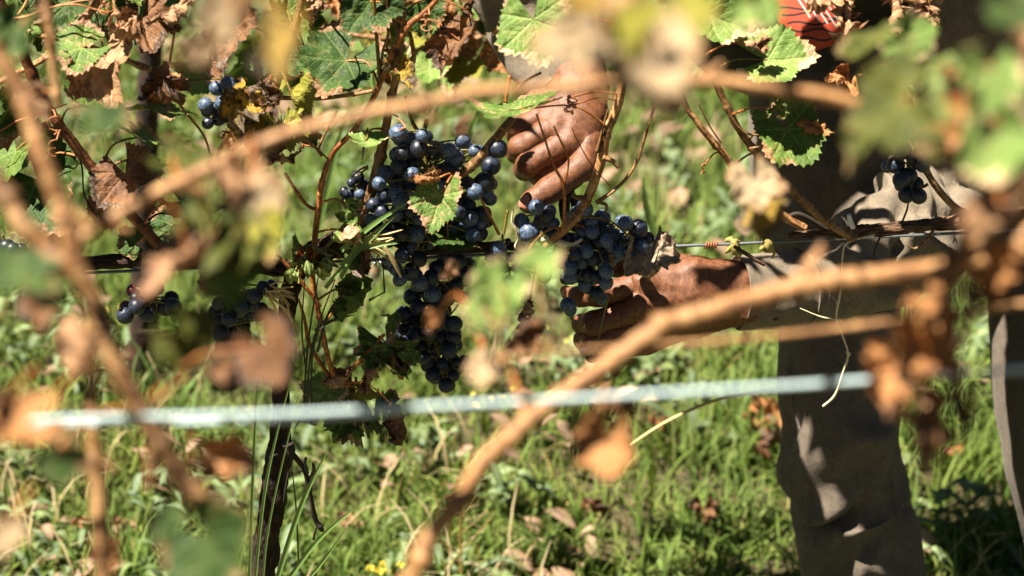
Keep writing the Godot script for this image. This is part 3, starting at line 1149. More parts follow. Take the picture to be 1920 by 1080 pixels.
	twig("left", "black_twig", [105, 240, 2, 150, 300, 2, 160, 370, 1.6, 200, 430, 1.4], 0.0)
	twig("left", "cane", [180, 325, 3, 240, 300, 2.5, 330, 310, 2, 400, 290, 2], -0.02)
	twig("left", "cane_pale", [60, 140, 3, 20, 210, 3, -20, 260, 3], 0.0)
	twig("left", "black_twig", [270, 425, 3, 300, 400, 2, 370, 410, 2, 430, 380, 1.5], -0.01)
	twig("cross", "cane_orange", [300, 135, 3, 340, 200, 2.4, 385, 260, 2.2, 400, 330, 2], -0.03)
	for q in [["left", 100, 235, 0.05, 16, 1.3], ["left", 104, 275, 0.05, 12, 1.6], ["middle", 1066, 192, 0.08, 11, 4.0], ["middle", 1072, 205, 0.08, 9, 3.2], ["orange", 802, 42, 0.05, 10, 2.6], ["left", 196, 8, 0.05, 14, 2.5], ["right_back", 1318, 318, 0.005, 8, 1.2], ["thick", 752, 250, 0.05, 11, 1.1], ["orange", 566, 276, 0.03, 5, 1.5]]:
		tendril(q[0], q[1], q[2], q[3], q[4], q[5])
	# leaves: cane, px, py, row offset, length px, tip angle, pitch, roll, look, shape
	for q in [
		["upper", 198, 122, 0.05, 150, 170, 12, 14, "tan0", "hang", "large tan dry leaf hanging folded"], ["upper", 226, 62, 0.06, 95, 150, 0, -40, "tan1", "curl"], ["upper", 146, 92, 0.055, 100, 250, 10, 20, "spotted0", "soft"], ["upper", 76, 65, 0.03, 60, 200, 10, 40, "light0", "curl"],
		["cross", 268, 44, 0.0, 130, 165, 10, -20, "brown1", "hang"], ["cross", 328, 36, 0.06, 110, 225, 25, 30, "tan0", "roll"], ["cross", 318, 182, 0.06, 115, 285, -25, 10, "brown0", "curl"], ["cross", 305, 208, 0.055, 90, 280, 0, 60, "spotted1", "soft"],
		["left", 168, 205, 0.02, 120, 120, 0, -72, "green0", "soft"], ["left", 78, 346, 0.0, 180, 140, 10, 15, "dark0", "soft"], ["left", 20, 200, 0.0, 110, 200, 5, -40, "dark0", "hang"], ["left", 238, 335, 0.04, 115, 160, 5, 10, "brown1", "soft"], ["left", 346, 382, 0.04, 85, 110, -15, 0, "spotted0", "curl"], ["left", 270, 262, -0.02, 140, 118, 0, -68, "green1", "soft"], ["left", 250, 458, 0.02, 70, 280, -35, 0, "dark0", "hang"], ["left", 28, 290, -0.02, 130, 190, 20, 30, "green0", "soft"],
		["left", 130, 330, -0.03, 90, 200, 0, 20, "brown0", "curl"], ["left", 205, 395, -0.02, 80, 150, 0, 30, "tan1", "curl"], ["left", 330, 430, -0.03, 90, 180, 0, 30, "dark0", "hang"], ["left", 120, 455, -0.02, 80, 210, 0, 20, "brown1", "curl"], ["left", 400, 520, 0.0, 80, 190, 0, 20, "brown0", "curl"], ["left", 455, 610, -0.04, 90, 170, 0, 20, "dark0", "hang"], ["cross", 395, 120, -0.05, 80, 160, 0, 30, "brown1", "hang"], ["cross", 520, 120, -0.06, 90, 200, 0, 10, "dark0", "soft"], ["cross", 585, 250, -0.08, 70, 150, 0, 20, "spotted0", "curl"], ["stub", 440, 60, -0.04, 110, 190, 0, 10, "brown0", "hang"], ["stub", 540, 30, -0.05, 100, 160, 0, -20, "green1", "hang"], ["upper", 130, 10, 0.0, 90, 170, 0, 20, "dark0", "hang"],
		["stub", 360, 150, 0.0, 70, 60, -50, 0, "light0", "soft"], ["stub", 470, 205, 0.06, 105, 195, -5, 30, "yellow0", "crisp"], ["stub", 500, 205, 0.065, 100, 160, 10, -20, "brown0", "curl"], ["stub", 445, 258, 0.065, 90, 215, -20, 10, "yellow0", "crisp"], ["stub", 555, 185, 0.055, 110, 10, 30, 45, "lime0", "curl"], ["stub", 515, 295, 0.06, 80, 235, 25, -20, "tan1", "roll"], ["stub", 482, 245, 0.07, 60, 130, 10, 10, "yellow0", "curl"], ["stub", 530, 240, 0.05, 80, 170, 0, -35, "lime0", "soft"], ["stub", 600, 22, 0.05, 75, 195, 10, 50, "tan0", "roll"],
		["orange", 642, 122, 0.01, 140, 215, 8, 12, "dark0", "flat"], ["orange", 698, 10, 0.03, 100, 160, -15, 10, "dark0", "soft"], ["orange", 748, 138, 0.05, 68, 140, 5, -30, "yellow0", "curl"], ["thick", 690, 266, 0.06, 76, 95, -5, -55, "light0", "flat"],
		["thick", 858, 84, 0.04, 100, 205, 0, 30, "brown0", "hang"], ["thick", 872, 22, 0.03, 52, 185, 0, -50, "brown1", "curl"], ["thick", 790, 10, -0.03, 90, 120, -30, 0, "dark0", "soft"],
		["middle", 1002, 46, 0.09, 122, 168, -14, 10, "light0", "flat", "bright green leaf with browned edge over the sleeve"], ["middle", 965, 208, 0.085, 150, 262, -5, 60, "spotted1", "flat", "flat light green leaf with a burnt rim before the fist"], ["middle", 945, 60, 0.085, 40, 250, 0, 20, "tan0", "curl"],
		["spur", 824, 374, 0.075, 96, 195, -20, 10, "spotted1", "soft", "spotted green leaf lying on the main bunch"], ["spur", 800, 345, 0.072, 70, 250, 0, 40, "orange0", "curl"], ["spur", 848, 450, 0.05, 100, 110, 0, -50, "dark0", "soft"],
		["orange", 588, 505, 0.055, 95, 175, 5, 20, "red0", "crisp"], ["orange", 575, 490, 0.05, 60, 230, 0, -20, "red0", "curl"],
		["orange", 676, 420, 0.06, 130, 170, 5, 65, "spotted1", "roll"], ["orange", 690, 475, 0.06, 95, 165, 0, 40, "brown0", "roll"], ["orange", 655, 495, 0.05, 80, 160, 10, -60, "green1", "roll"], ["orange", 680, 565, 0.04, 110, 185, 0, 55, "green0", "curl"],
		["hanging", 730, 655, 0.03, 110, 150, -10, 20, "spotted1", "crisp"], ["hanging", 745, 690, 0.035, 95, 130, 10, -20, "yellow0", "crisp"], ["hanging", 700, 705, 0.03, 70, 200, 0, 30, "tan1", "crisp"], ["hanging", 640, 718, 0.03, 75, 250, -20, 30, "tan0", "curl"], ["hanging", 700, 790, 0.0, 95, 175, 10, 10, "spotted1", "crisp"], ["hanging", 640, 795, 0.01, 90, 195, 0, -20, "spotted0", "crisp"], ["hanging", 755, 790, 0.01, 100, 170, 0, 50, "brown0", "curl"], ["hanging", 590, 770, 0.01, 80, 210, -10, 20, "lime0", "crisp"], ["hanging", 670, 750, 0.0, 85, 180, 10, 10, "lime0", "crisp"], ["hanging", 610, 735, 0.02, 70, 220, -10, 10, "light0", "soft"],
		["middle", 1212, 488, 0.05, 112, 182, 12, -5, "grey0", "curl", "grey dried leaf draped over the wire"], ["middle", 1150, 484, 0.035, 40, 200, 10, 40, "tan1", "curl"], ["middle", 990, 590, 0.03, 78, 185, 0, 30, "tan1", "roll"],
		["right", 1448, 112, 0.05, 118, 88, -5, -12, "light0", "flat", "light green leaf with a curled tan corner"], ["right", 1420, 80, 0.06, 62, 60, -20, 30, "tan1", "roll"], ["right", 1482, 250, 0.06, 122, 150, 5, -8, "green0", "flat", "round dark green leaf with rusty edge"], ["right", 1462, 200, 0.07, 60, 30, 20, 0, "spotted1", "curl"], ["right", 1530, 235, 0.055, 70, 110, 0, 30, "orange0", "roll"], ["right", 1335, 28, 0.05, 125, 110, -20, 0, "light0", "soft"],
		["far_right", 1672, 165, 0.05, 105, 190, -15, -20, "spotted0", "crisp"], ["far_right", 1700, 145, 0.04, 70, 60, 0, 20, "green1", "curl"], ["far_right", 1590, 158, 0.06, 80, 210, 0, 20, "orange0", "curl"], ["far_right", 1745, 185, 0.04, 70, 150, 0, 20, "red0", "curl"],
		["top_right", 1594, 38, 0.05, 120, 180, 0, 40, "tan0", "roll"], ["top_right", 1676, 30, 0.05, 115, 165, 0, -40, "tan1", "roll"], ["top_right", 1748, 22, 0.05, 70, 180, 0, 30, "tan0", "roll"], ["top_right", 1560, 5, 0.04, 90, 200, 0, 40, "tan1", "curl"],
	]:
		leaf(q[0], row(q[1], q[2], q[3]), q[4], q[5], q[6], q[7], q[8], q[9], q[10] if q.size() > 10 else "")
	rng.seed = 77
	for k in 46:
		var kinds = ["light0", "spotted0", "green1", "lime0", "orange0", "tan0", "green0"]
		leaf("behind", row(rf(470, 940), rf(-60, 135) - 0.0, rf(-0.75, -0.45)), rf(60, 100), rf(120, 240), rf(-30, 20), rf(-40, 40), kinds[rng.randi() % 7], ["soft", "curl", "hang"][rng.randi() % 3], "", false)
	for k in 14:
		leaf("upper", row(rf(20, 330), rf(-40, 40), rf(-0.3, -0.12)), rf(80, 120), rf(140, 220), rf(-20, 20), rf(-40, 40), ["dark0", "green0", "brown0"][rng.randi() % 3], "hang", "", false)
	unseen_canopy()


# unseen leaves above the row, set to shade the picker and the lower bunch
func unseen_canopy():
	var mb = MB.new()
	rng.seed = 909
	var towards = Vector3(-0.42, 0.90, 0.10).normalized()
	var gaps = [[1110, 430, 0.02, 0.085], [1020, 405, 0.02, 0.06], [762, 470, 0.03, 0.05], [890, 350, 0.03, 0.02], [750, 275, 0.03, 0.01], [1340, 530, 0.02, 0.05], [1075, 225, 0.06, 0.04], [1000, 50, 0.08, 0.06], [965, 205, 0.08, 0.06], [1450, 110, 0.05, 0.06], [200, 110, 0.05, 0.07], [330, 40, 0.06, 0.06], [430, 190, 0.03, 0.06], [1210, 490, 0.06, 0.06], [1590, 40, 0.05, 0.05], [600, 400, 0.03, 0.05], [700, 720, 0.02, 0.05], [1610, 1050, -0.24, 0.03], [640, 775, 0.02, 0.06], [735, 660, 0.03, 0.05], [600, 520, 0.05, 0.04], [1464, 700, -0.27, 0.0], [1510, 50, -0.35, 0.05], [985, 60, -0.02, 0.05]]  # spots kept sunlit: leaves standing in their sun line are left out
	var spots = []
	for k in 120:
		spots.append(Vector3(rf(-0.85, 0.95), rf(1.12, 1.7), rf(-0.22, 0.16)))
	for z in [[110, 1440, 1760, 120, 960, 2.74], [45, 1500, 1670, 770, 960, 2.7], [5, 1400, 1490, 510, 600, 2.42], [26, 740, 880, 540, 730, 2.38], [4, 965, 1030, 250, 330, 2.38], [5, 1080, 1220, 585, 650, 2.41], [4, 1480, 1800, 340, 560, 2.47]]:  # areas to darken: unseen leaves set between them and the sun
		for k in z[0]:
			var q = at(rf(z[1], z[2]), rf(z[3], z[4]), z[5])
			spots.append(q + towards * ((rf(1.25, 1.7) - q.y) / towards.y))
	var n = -1
	for p in spots:
		n += 1
		var skip = false
		for g in gaps:
			var q = row(g[0], g[1], g[2])
			if (q - p).cross(towards).length() < g[3] + 0.025: skip = true
		if skip: continue
		var lm = leaf_mesh("soft", n * 1.3, 3, 16)
		var b = leaf_basis(rf(120, 240), rf(-60, -10), rf(-40, 40)).scaled(Vector3.ONE * rf(0.045, 0.065))
		var first = mb.v.size()
		for j in lm.v.size(): mb.vert(p + b * lm.v[j], lm.u[j])
		for j in lm.i: mb.i.append(first + j)
	var o = part("unseen_foliage", mb, M.green0, canes.thick.node)
	o.set_meta("kind", "stuff")


# ---------------------------------------------------------------- the picker
func hand_bones(B, list, tip = 0.9):
	for f in list:
		for k in f.size() - 1:
			B.append([f[k][0], f[k + 1][0], f[k][1], f[k + 1][1]])


func j(px, py, d, r):
	return [at(px, py, d), r]


func person():
	var t = thing("person", "person in grey work clothes bending behind the vine row, both hands at the grapes", "person", Vector3(0.36, 0, -0.32))
	var mb = MB.new()
	# left hand, at the right of the bunch it holds: back of the hand to the camera, fingers to the left
	var L = []
	var wl = at(1395, 545, 2.425)
	hand_bones(L, [
		[j(1470, 540, 2.45, 0.031), j(1395, 545, 2.425, 0.027)], [j(1470, 560, 2.45, 0.028), j(1395, 568, 2.43, 0.024)],
		[j(1385, 528, 2.42, 0.022), j(1300, 520, 2.412, 0.020), j(1205, 530, 2.405, 0.0145)], [j(1385, 545, 2.42, 0.022), j(1300, 548, 2.410, 0.020), j(1195, 572, 2.402, 0.0145)],
		[j(1385, 560, 2.42, 0.022), j(1300, 575, 2.415, 0.020), j(1205, 608, 2.412, 0.0140)], [j(1385, 572, 2.425, 0.020), j(1305, 600, 2.425, 0.017), j(1225, 634, 2.428, 0.0125)],
		[j(1300, 545, 2.43, 0.020), j(1225, 575, 2.425, 0.018)],
		[j(1206, 529, 2.396, 0.0105), j(1203, 530, 2.396, 0.0105)], [j(1196, 574, 2.393, 0.0110), j(1193, 575, 2.393, 0.0110)], [j(1206, 609, 2.404, 0.0100), j(1203, 610, 2.404, 0.0100)],
		[j(1225, 533, 2.394, 0.0042), j(1345, 538, 2.400, 0.0040)], [j(1220, 570, 2.392, 0.0042), j(1345, 552, 2.399, 0.0040)], [j(1230, 604, 2.402, 0.0040), j(1345, 566, 2.405, 0.0040)],
		[j(1415, 585, 2.408, 0.009), j(1408, 588, 2.408, 0.009)],
	])
	flesh(mb, L, 0.0030, 0.008, 0.0008)
	for f in [
		[j(1215, 531, 2.407, 0.0138), j(1190, 538, 2.404, 0.0135), j(1122, 553, 2.400, 0.0112), j(1088, 556, 2.412, 0.0100), j(1068, 552, 2.428, 0.0085)],
		[j(1208, 575, 2.404, 0.0138), j(1185, 582, 2.402, 0.0132), j(1112, 606, 2.400, 0.0112), j(1092, 608, 2.422, 0.0100), j(1092, 606, 2.442, 0.0088)],
		[j(1216, 608, 2.414, 0.0135), j(1190, 618, 2.412, 0.0126), j(1112, 637, 2.412, 0.0106), j(1094, 638, 2.432, 0.0096), j(1096, 636, 2.452, 0.0085)],
		[j(1235, 634, 2.430, 0.0120), j(1212, 644, 2.430, 0.0110), j(1140, 659, 2.432, 0.0092), j(1122, 660, 2.448, 0.0082), j(1122, 658, 2.462, 0.0072)],
	]:
		var F = []
		hand_bones(F, [f])
		F.append([f[2][0] - fw * 0.002, f[2][0] - fw * 0.002 + ax * 0.003, f[2][1] * 0.92, f[2][1] * 0.92])
		flesh(mb, F, 0.0030, 0.005, 0.0005)
	var T = []
	hand_bones(T, [[j(1310, 515, 2.44, 0.019), j(1240, 500, 2.455, 0.016), j(1180, 498, 2.46, 0.0125), j(1140, 500, 2.455, 0.0105)]])
	flesh(mb, T, 0.0032, 0.008, 0.0005)
	# right hand: a fist round the shears, back of the hand up and to the camera, thumb down to the left
	var R = []
	hand_bones(R, [
		[j(1040, 60, 2.455, 0.031), j(1062, 130, 2.43, 0.026), j(1080, 165, 2.415, 0.025)], [j(1062, 60, 2.455, 0.028), j(1088, 130, 2.43, 0.024), j(1098, 165, 2.415, 0.023)],
		[j(1070, 160, 2.41, 0.020), j(1052, 195, 2.40, 0.018), j(1022, 222, 2.395, 0.0140)], [j(1080, 160, 2.41, 0.020), j(1062, 205, 2.392, 0.018), j(1042, 240, 2.385, 0.0145)],
		[j(1092, 160, 2.41, 0.020), j(1084, 215, 2.388, 0.019), j(1066, 268, 2.378, 0.0148)], [j(1102, 165, 2.41, 0.019), j(1102, 225, 2.388, 0.018), j(1092, 300, 2.376, 0.0150)],
		[j(1075, 240, 2.395, 0.018), j(1095, 285, 2.390, 0.017)], [j(1104, 200, 2.40, 0.016), j(1108, 262, 2.392, 0.016), j(1096, 312, 2.380, 0.0145)],
	])
	R.append_array([[at(1042, 240, 2.376), at(1040, 241, 2.376), 0.0115, 0.0115], [at(1024, 222, 2.386), at(1022, 223, 2.386), 0.0105, 0.0105], [at(1066, 268, 2.369), at(1064, 269, 2.369), 0.0115, 0.0115], [at(1048, 225, 2.377), at(1078, 165, 2.398), 0.0042, 0.0042], [at(1070, 250, 2.369), at(1090, 170, 2.394), 0.0042, 0.0042]])
	flesh(mb, R, 0.0030, 0.008, 0.0008)
	for f in [
		[j(1030, 216, 2.396, 0.0128), j(1010, 222, 2.390, 0.0120), j(972, 240, 2.388, 0.0098), j(966, 252, 2.405, 0.0090), j(985, 262, 2.420, 0.0080)],
		[j(1046, 238, 2.387, 0.0138), j(1030, 244, 2.380, 0.0130), j(975, 276, 2.378, 0.0112), j(970, 288, 2.398, 0.0102), j(992, 296, 2.418, 0.0090)],
		[j(1066, 262, 2.380, 0.0140), j(1050, 274, 2.374, 0.0132), j(990, 308, 2.372, 0.0115), j(984, 318, 2.392, 0.0105), j(1006, 326, 2.414, 0.0092)],
		[j(1090, 296, 2.378, 0.0142), j(1070, 306, 2.380, 0.0130), j(1020, 326, 2.384, 0.0110), j(1012, 330, 2.402, 0.0100), j(1030, 336, 2.416, 0.0090)],
	]:
		var F = []
		hand_bones(F, [f])
		F.append([f[2][0] - fw * 0.002, f[2][0] - fw * 0.002 + ax * 0.003, f[2][1] * 0.94, f[2][1] * 0.94])
		flesh(mb, F, 0.0030, 0.005, 0.0005)
	T = []
	hand_bones(T, [[j(1104, 262, 2.382, 0.016), j(1092, 312, 2.366, 0.0135), j(1046, 346, 2.358, 0.0118), j(1030, 356, 2.356, 0.0122), j(1000, 376, 2.354, 0.0108), j(990, 383, 2.354, 0.0092)]])
	flesh(mb, T, 0.0030, 0.006, 0.0005)
	# the rest of the body, mostly under the clothes
	var Ls = Vector3(0.50, 1.04, -0.40)
	var Rs = Vector3(0.20, 1.12, -0.42)
	var Le = at(1750, 425, 2.56)
	var Re = at(905, -230, 2.45)
	var hip = Vector3(0.39, 0.86, -0.70)
	var chest = Vector3(0.35, 1.06, -0.46)
	var hr = at(1610, -20, 2.90)
	var hl = at(1850, -20, 2.92)
	var kr = at(1570, 835, 2.76)
	var kl = at(2000, 835, 2.80)
	var fr = Vector3(kr.x + 0.03, 0.06, kr.z - 0.06)
	var fl = Vector3(kl.x + 0.04, 0.06, kl.z - 0.06)
	var neck = Vector3(0.32, 1.20, -0.34)
	var head = Vector3(0.29, 1.29, -0.24)
	flesh(mb, [
		[Rs, Re, 0.045, 0.036], [Re, at(1030, 70, 2.455), 0.036, 0.030], [Ls, Le, 0.045, 0.036], [Le, at(1465, 545, 2.45), 0.036, 0.030],
		[chest, hip, 0.11, 0.11], [Rs, Ls, 0.06, 0.06], [chest, neck, 0.07, 0.05], [hr, hl, 0.085, 0.085], [hr, kr, 0.07, 0.045], [kr, fr, 0.045, 0.03], [hl, kl, 0.07, 0.045], [kl, fl, 0.045, 0.03],
		[fr, fr + Vector3(-0.02, -0.02, 0.16), 0.034, 0.028], [fl, fl + Vector3(0.02, -0.02, 0.16), 0.034, 0.028],
	], 0.013, 0.03)
	var nd = (head - neck).normalized()
	var face = (Vector3(-0.2, -0.75, 0.62)).normalized()
	flesh(mb, [
		[neck, head, 0.05, 0.055], [head + face * 0.02, head + nd * 0.08, 0.07, 0.085], [head + face * 0.055 - nd * 0.03, head + face * 0.06 - nd * 0.05, 0.042, 0.034],
		[head + face * 0.10 + nd * 0.02, head + face * 0.122 - nd * 0.005, 0.010, 0.014], [head + face * 0.092 - nd * 0.04 + ax * 0.018, head + face * 0.092 - nd * 0.04 - ax * 0.018, 0.010, 0.010],
		[head + ax * 0.078, head + ax * 0.084 + nd * 0.03, 0.014, 0.018], [head - ax * 0.078, head - ax * 0.084 + nd * 0.03, 0.014, 0.018],
	], 0.005, 0.014)
	part("body", mb, M.skin, t)
	mb = MB.new()
	flesh(mb, [[head - face * 0.02 + nd * 0.02, head + nd * 0.09 - face * 0.01, 0.085, 0.09]], 0.006, 0.01, 0.002)
	part("hair", mb, M.hair, t)
	for e in [0.03, -0.03]:
		mb = MB.new()
		ball(mb, head + face * 0.082 + nd * 0.035 + ax * e, 0.012)
		part("eye", mb, M.white, t)
	# nails
	for q in [[986, 380, 2.3455, 0.0068, 52, 0.5], [1063, 546, 2.4215, 0.0058, -20, 0.6]]:
		mb = MB.new()
		ball(mb, Vector3.ZERO, 1.0, 14, 8)
		var o = part("fingernail", mb, M.nail, t)
		var a = deg_to_rad(q[4])
		var b = Basis(ax * cos(a) + ay * sin(a), -ax * sin(a) + ay * cos(a), -fw)
		o.transform = Transform3D(Basis(b.x * q[3] * 1.25, b.y * q[3], b.z * q[3] * q[5]), at(q[0], q[1], q[2]) - t.position)
	# trousers
	var pr = [at(1640, -120, 2.93), at(1615, 0, 2.90), at(1580, 150, 2.87), at(1560, 350, 2.82), at(1565, 520, 2.78), at(1574, 660, 2.76), at(1574, 780, 2.755), at(1572, 850, 2.76), at(1585, 920, 2.79), at(1608, 1010, 2.81), at(1622, 1100, 2.83), at(1632, 1300, 2.86), at(1636, 1500, 2.89), Vector3(fr.x, 0.06, fr.z)]
	mb = MB.new()
	cloth(mb, pr, [0.125, 0.125, 0.118, 0.092, 0.072, 0.070, 0.069, 0.068, 0.070, 0.071, 0.073, 0.075, 0.078, 0.085], [0.12, 0.12, 0.11, 0.10, 0.085, 0.078, 0.078, 0.078, 0.075, 0.073, 0.073, 0.075, 0.078, 0.085], 16, 128, 0.005,
		[[0.652, 0, 0.01125, 0.75, -0.0275, 0.018], [0.632, -0.55, 0.015, 0.6, 0.0175, -0.02], [0.67, 0.5, 0.01375, 0.7, 0.02, 0.035], [0.692, 0.45, 0.01125, 0.7, -0.025, 0.035], [0.707, -0.35, 0.01625, 0.7, 0.01625, 0.02], [0.724, -0.9, 0.0125, 0.5, -0.00875, -0.03], [0.622, 1.2, 0.025, 0.4, -0.015, 0.04], [0.752, 0.9, 0.02, 0.5, 0.015, 0.06], [0.802, 0.2, 0.1125, 0.12, 0.01, 0], [0.45, 0.6, 0.05, 0.2, 0.01125, 0.1], [0.35, -0.4, 0.03, 0.5, -0.015, 0.1], [0.25, 0.3, 0.03, 0.6, 0.0175, 0.12], [0.666, 1.45, 0.014, 0.6, 0.008, 0], [0.7, 1.4, 0.012, 0.6, -0.008, 0], [0.85, -0.5, 0.09, 0.13, 0.007, 0], [0.8, 0.75, 0.012, 0.5, 0.008, 0.08], [0.86, 0.8, 0.22, 0.05, 0.004, 0], [0.86, -0.72, 0.24, 0.05, 0.004, 0], [0.632, 0, 0.006, 1.1, 0.004, 0.015], [0.765, 0.3, 0.010, 0.6, -0.010, 0.05], [0.79, -0.3, 0.012, 0.5, 0.008, -0.05]], false, true, 3.0)
	var tr = part("trousers", mb, M.trousers, t)
	var pl = [at(1820, -120, 2.95), at(1850, 0, 2.92), at(1890, 150, 2.90), at(1940, 350, 2.85), at(1972, 520, 2.82), at(1980, 700, 2.80), at(2000, 850, 2.80), at(2030, 950, 2.82), at(2050, 1100, 2.86), at(2060, 1400, 2.9), Vector3(fl.x, 0.06, fl.z)]
	mb = MB.new()
	cloth(mb, pl, [0.125, 0.12, 0.11, 0.085, 0.074, 0.074, 0.074, 0.074, 0.074, 0.078, 0.085], [0.12, 0.12, 0.11, 0.10, 0.085, 0.08, 0.08, 0.076, 0.076, 0.08, 0.085], 12, 60, 0.0035, [[0.6, 0.0, 0.012, 0.6, -0.009, 0.02]], false, true, 40.0)
	part("trouser_leg", mb, M.trousers, t)
	mb = MB.new()
	cloth(mb, [at(1590, 10, 2.9), at(1660, 0, 2.92), at(1740, 0, 2.94), at(1830, 0, 2.93), at(1880, 10, 2.92)], [0.10, 0.13, 0.13, 0.13, 0.10], [0.11, 0.125, 0.125, 0.125, 0.11], 8, 40, 0.003, [], false, false, 60.0)
	part("trouser_seat", mb, M.trousers, t)
	# stitched seams: the knee patch and the outer seams
	mb = MB.new()
	for s in [[1478, 690, 1490, 770, 1505, 812, 1530, 832], [1530, 832, 1580, 828, 1630, 815, 1668, 798], [1505, 930, 1512, 980, 1514, 1030, 1516, 1090], [1668, 800, 1664, 860, 1676, 920, 1690, 1000]]:
		var P = []
		var Rr = []
		for k in range(0, s.size(), 2):
			P.append(at(s[k], s[k + 1], 2.76 - 0.0725 * sqrt(maxf(0.05, 1 - pow((s[k] - 1574.0 - maxf(0, s[k + 1] - 860) * 0.2) / 118.0, 2)))))
			Rr.append(0.0012)
		var sp = spline(P, Rr, 6)
		mb = MB.new()
		tube(mb, sp[0], sp[1], 5)
		part("seam", mb, M.trousers, tr)
	# shirt and sleeves
	mb = MB.new()
	cloth(mb, [hip + Vector3(0, -0.04, 0.02), hip.lerp(chest, 0.5), chest, chest.lerp(neck, 0.7), neck], [0.19, 0.185, 0.20, 0.12, 0.065], [0.145, 0.14, 0.14, 0.10, 0.065], 12, 56, 0.008, [], true, true, 80.0)
	part("shirt", mb, M.shirt, t)
	mb = MB.new()
	cloth(mb, [at(1380, 548, 2.427), at(1415, 546, 2.433), at(1500, 536, 2.45), at(1580, 510, 2.47), at(1660, 470, 2.50), at(1730, 425, 2.53), at(1785, 340, 2.56), at(1830, 180, 2.58), at(1865, 0, 2.55), Ls + Vector3(0.0, 0.03, 0.0), Ls + Vector3(-0.08, 0.05, -0.02)], [0.038, 0.0375, 0.039, 0.048, 0.058, 0.062, 0.062, 0.062, 0.064, 0.07, 0.06], [0.037, 0.0365, 0.037, 0.045, 0.052, 0.058, 0.060, 0.060, 0.064, 0.07, 0.06], 12, 64, 0.007,
		[[0.085, 0.2, 0.006, 0.9, -0.0120, 0.02], [0.115, -0.6, 0.008, 0.8, 0.0150, -0.03], [0.135, -0.9, 0.007, 0.6, -0.0150, -0.05], [0.15, 0.5, 0.008, 0.7, 0.0210, 0.05], [0.165, 0.9, 0.008, 0.7, -0.0180, 0.06], [0.18, -0.4, 0.009, 0.8, -0.0210, -0.04], [0.20, 0.3, 0.009, 0.8, 0.0225, 0.06], [0.215, -1.2, 0.009, 0.6, 0.0195, -0.05], [0.235, 0.1, 0.009, 0.9, -0.0210, 0.05], [0.255, -0.9, 0.009, 0.7, 0.0180, -0.06], [0.27, 0.6, 0.010, 0.8, 0.0210, 0.06], [0.29, -0.5, 0.010, 0.7, -0.0195, -0.06], [0.31, 0.5, 0.010, 0.8, -0.0195, 0.05], [0.34, 0.0, 0.012, 0.9, 0.0180, 0.04]], true, false, 120.0)
	var sl = part("sleeve", mb, M.sleeve, t, "sun flecked left sleeve with a buttoned cuff")
	mb = MB.new()
	cloth(mb, [at(1500, 536, 2.45), at(1506, 535, 2.4515)], [0.0405, 0.0405], [0.0385, 0.0385], 4, 64, 0.0005, [], true, true, 121.0)
	part("cuff_seam", mb, M.sleeve, sl)
	mb = MB.new()
	ball(mb, Vector3.ZERO, 1.0)
	var bt = part("button", mb, M.black_metal, sl)
	bt.transform = gx(sl).affine_inverse() * Transform3D(Basis(ax * 0.006, ay * 0.006, -fw * 0.003), at(1452, 590, 2.412))
	mb = MB.new()
	cloth(mb, [at(1058, 150, 2.432), at(1046, 130, 2.435), at(1018, 70, 2.45), at(990, 0, 2.46), at(955, -90, 2.46), at(915, -190, 2.455), at(900, -240, 2.46), Re.lerp(Rs, 0.5) + Vector3(0, 0.02, 0), Rs + Vector3(0, 0.02, 0), Rs.lerp(Ls, 0.3) + Vector3(0, 0.02, 0)], [0.044, 0.045, 0.050, 0.054, 0.058, 0.062, 0.062, 0.065, 0.075, 0.06], [0.038, 0.039, 0.044, 0.048, 0.055, 0.060, 0.062, 0.065, 0.075, 0.06], 12, 64, 0.007,
		[[0.035, 0.3, 0.007, 0.7, 0.007, 0.03], [0.05, -0.5, 0.008, 0.8, -0.008, -0.03], [0.075, 0.3, 0.010, 0.7, 0.009, -0.03], [0.10, -0.4, 0.010, 0.8, -0.008, 0.04]], true, false, 150.0)
	part("sleeve", mb, M.sleeve, t, "sunlit right sleeve pushed up above the fist")
	mb = MB.new()
	var G = path([1712, -60, 26, 1716, 0, 26, 1722, 40, 24, 1730, 66, 16], 2.76, true)
	cloth(mb, G[0], G[1], [0.006, 0.006, 0.006, 0.004], 8, 24, 0.002)
	part("green_cloth", mb, M.green_cloth, t, "green cloth end showing at the waist")
	# boots
	for q in [[fr, -0.02], [fl, 0.02]]:
		mb = MB.new()
		flesh(mb, [[q[0] + Vector3(0, -0.015, -0.05), q[0] + Vector3(q[1], -0.02, 0.17), 0.045, 0.04], [q[0], q[0] + Vector3(0, 0.12, 0), 0.05, 0.05]], 0.008, 0.02)
		part("boot", mb, M.shirt, t)
	# the pouch before the waist
	var po = thing("cloth_pouch", "orange rounded cloth pouch with black and white scribbled lines at the top edge", "pouch", at(1518, 0, 2.58))
	mb = MB.new()
	var first = 0
	for r in 25:
		var f = r / 24.0
		var w = 72.0 * pow(maxf(0.0, 1 - pow(maxf(0.0, (f - 0.55) / 0.45), 2.4)), 0.5) + 0.3
		for k in 33:
			var a = TAU * k / 32 + PI * 0.5
			mb.vert(at(1518 + f * 8 + w * cos(a - PI * 0.5) * 1.0, -140 + 236 * f, 2.58) + fw * (-sin(a - PI * 0.5) * 0.020 * minf(1.0, w / 50.0)), Vector2(0.5 + 0.5 * cos(a - PI * 0.5) * 0.5 * w / 72.0, f))
	mb.grid(0, 25, 33)
	part("bag", mb, M.pouch, po)
	mb = MB.new()
	var cord = path([1505, -135, 4, 1560, -260, 4, 1600, -300, 4], 2.62, true)
	tube(mb, cord[0], cord[1], 6)
	part("cord", mb, M.black_twig, po)
	shears()


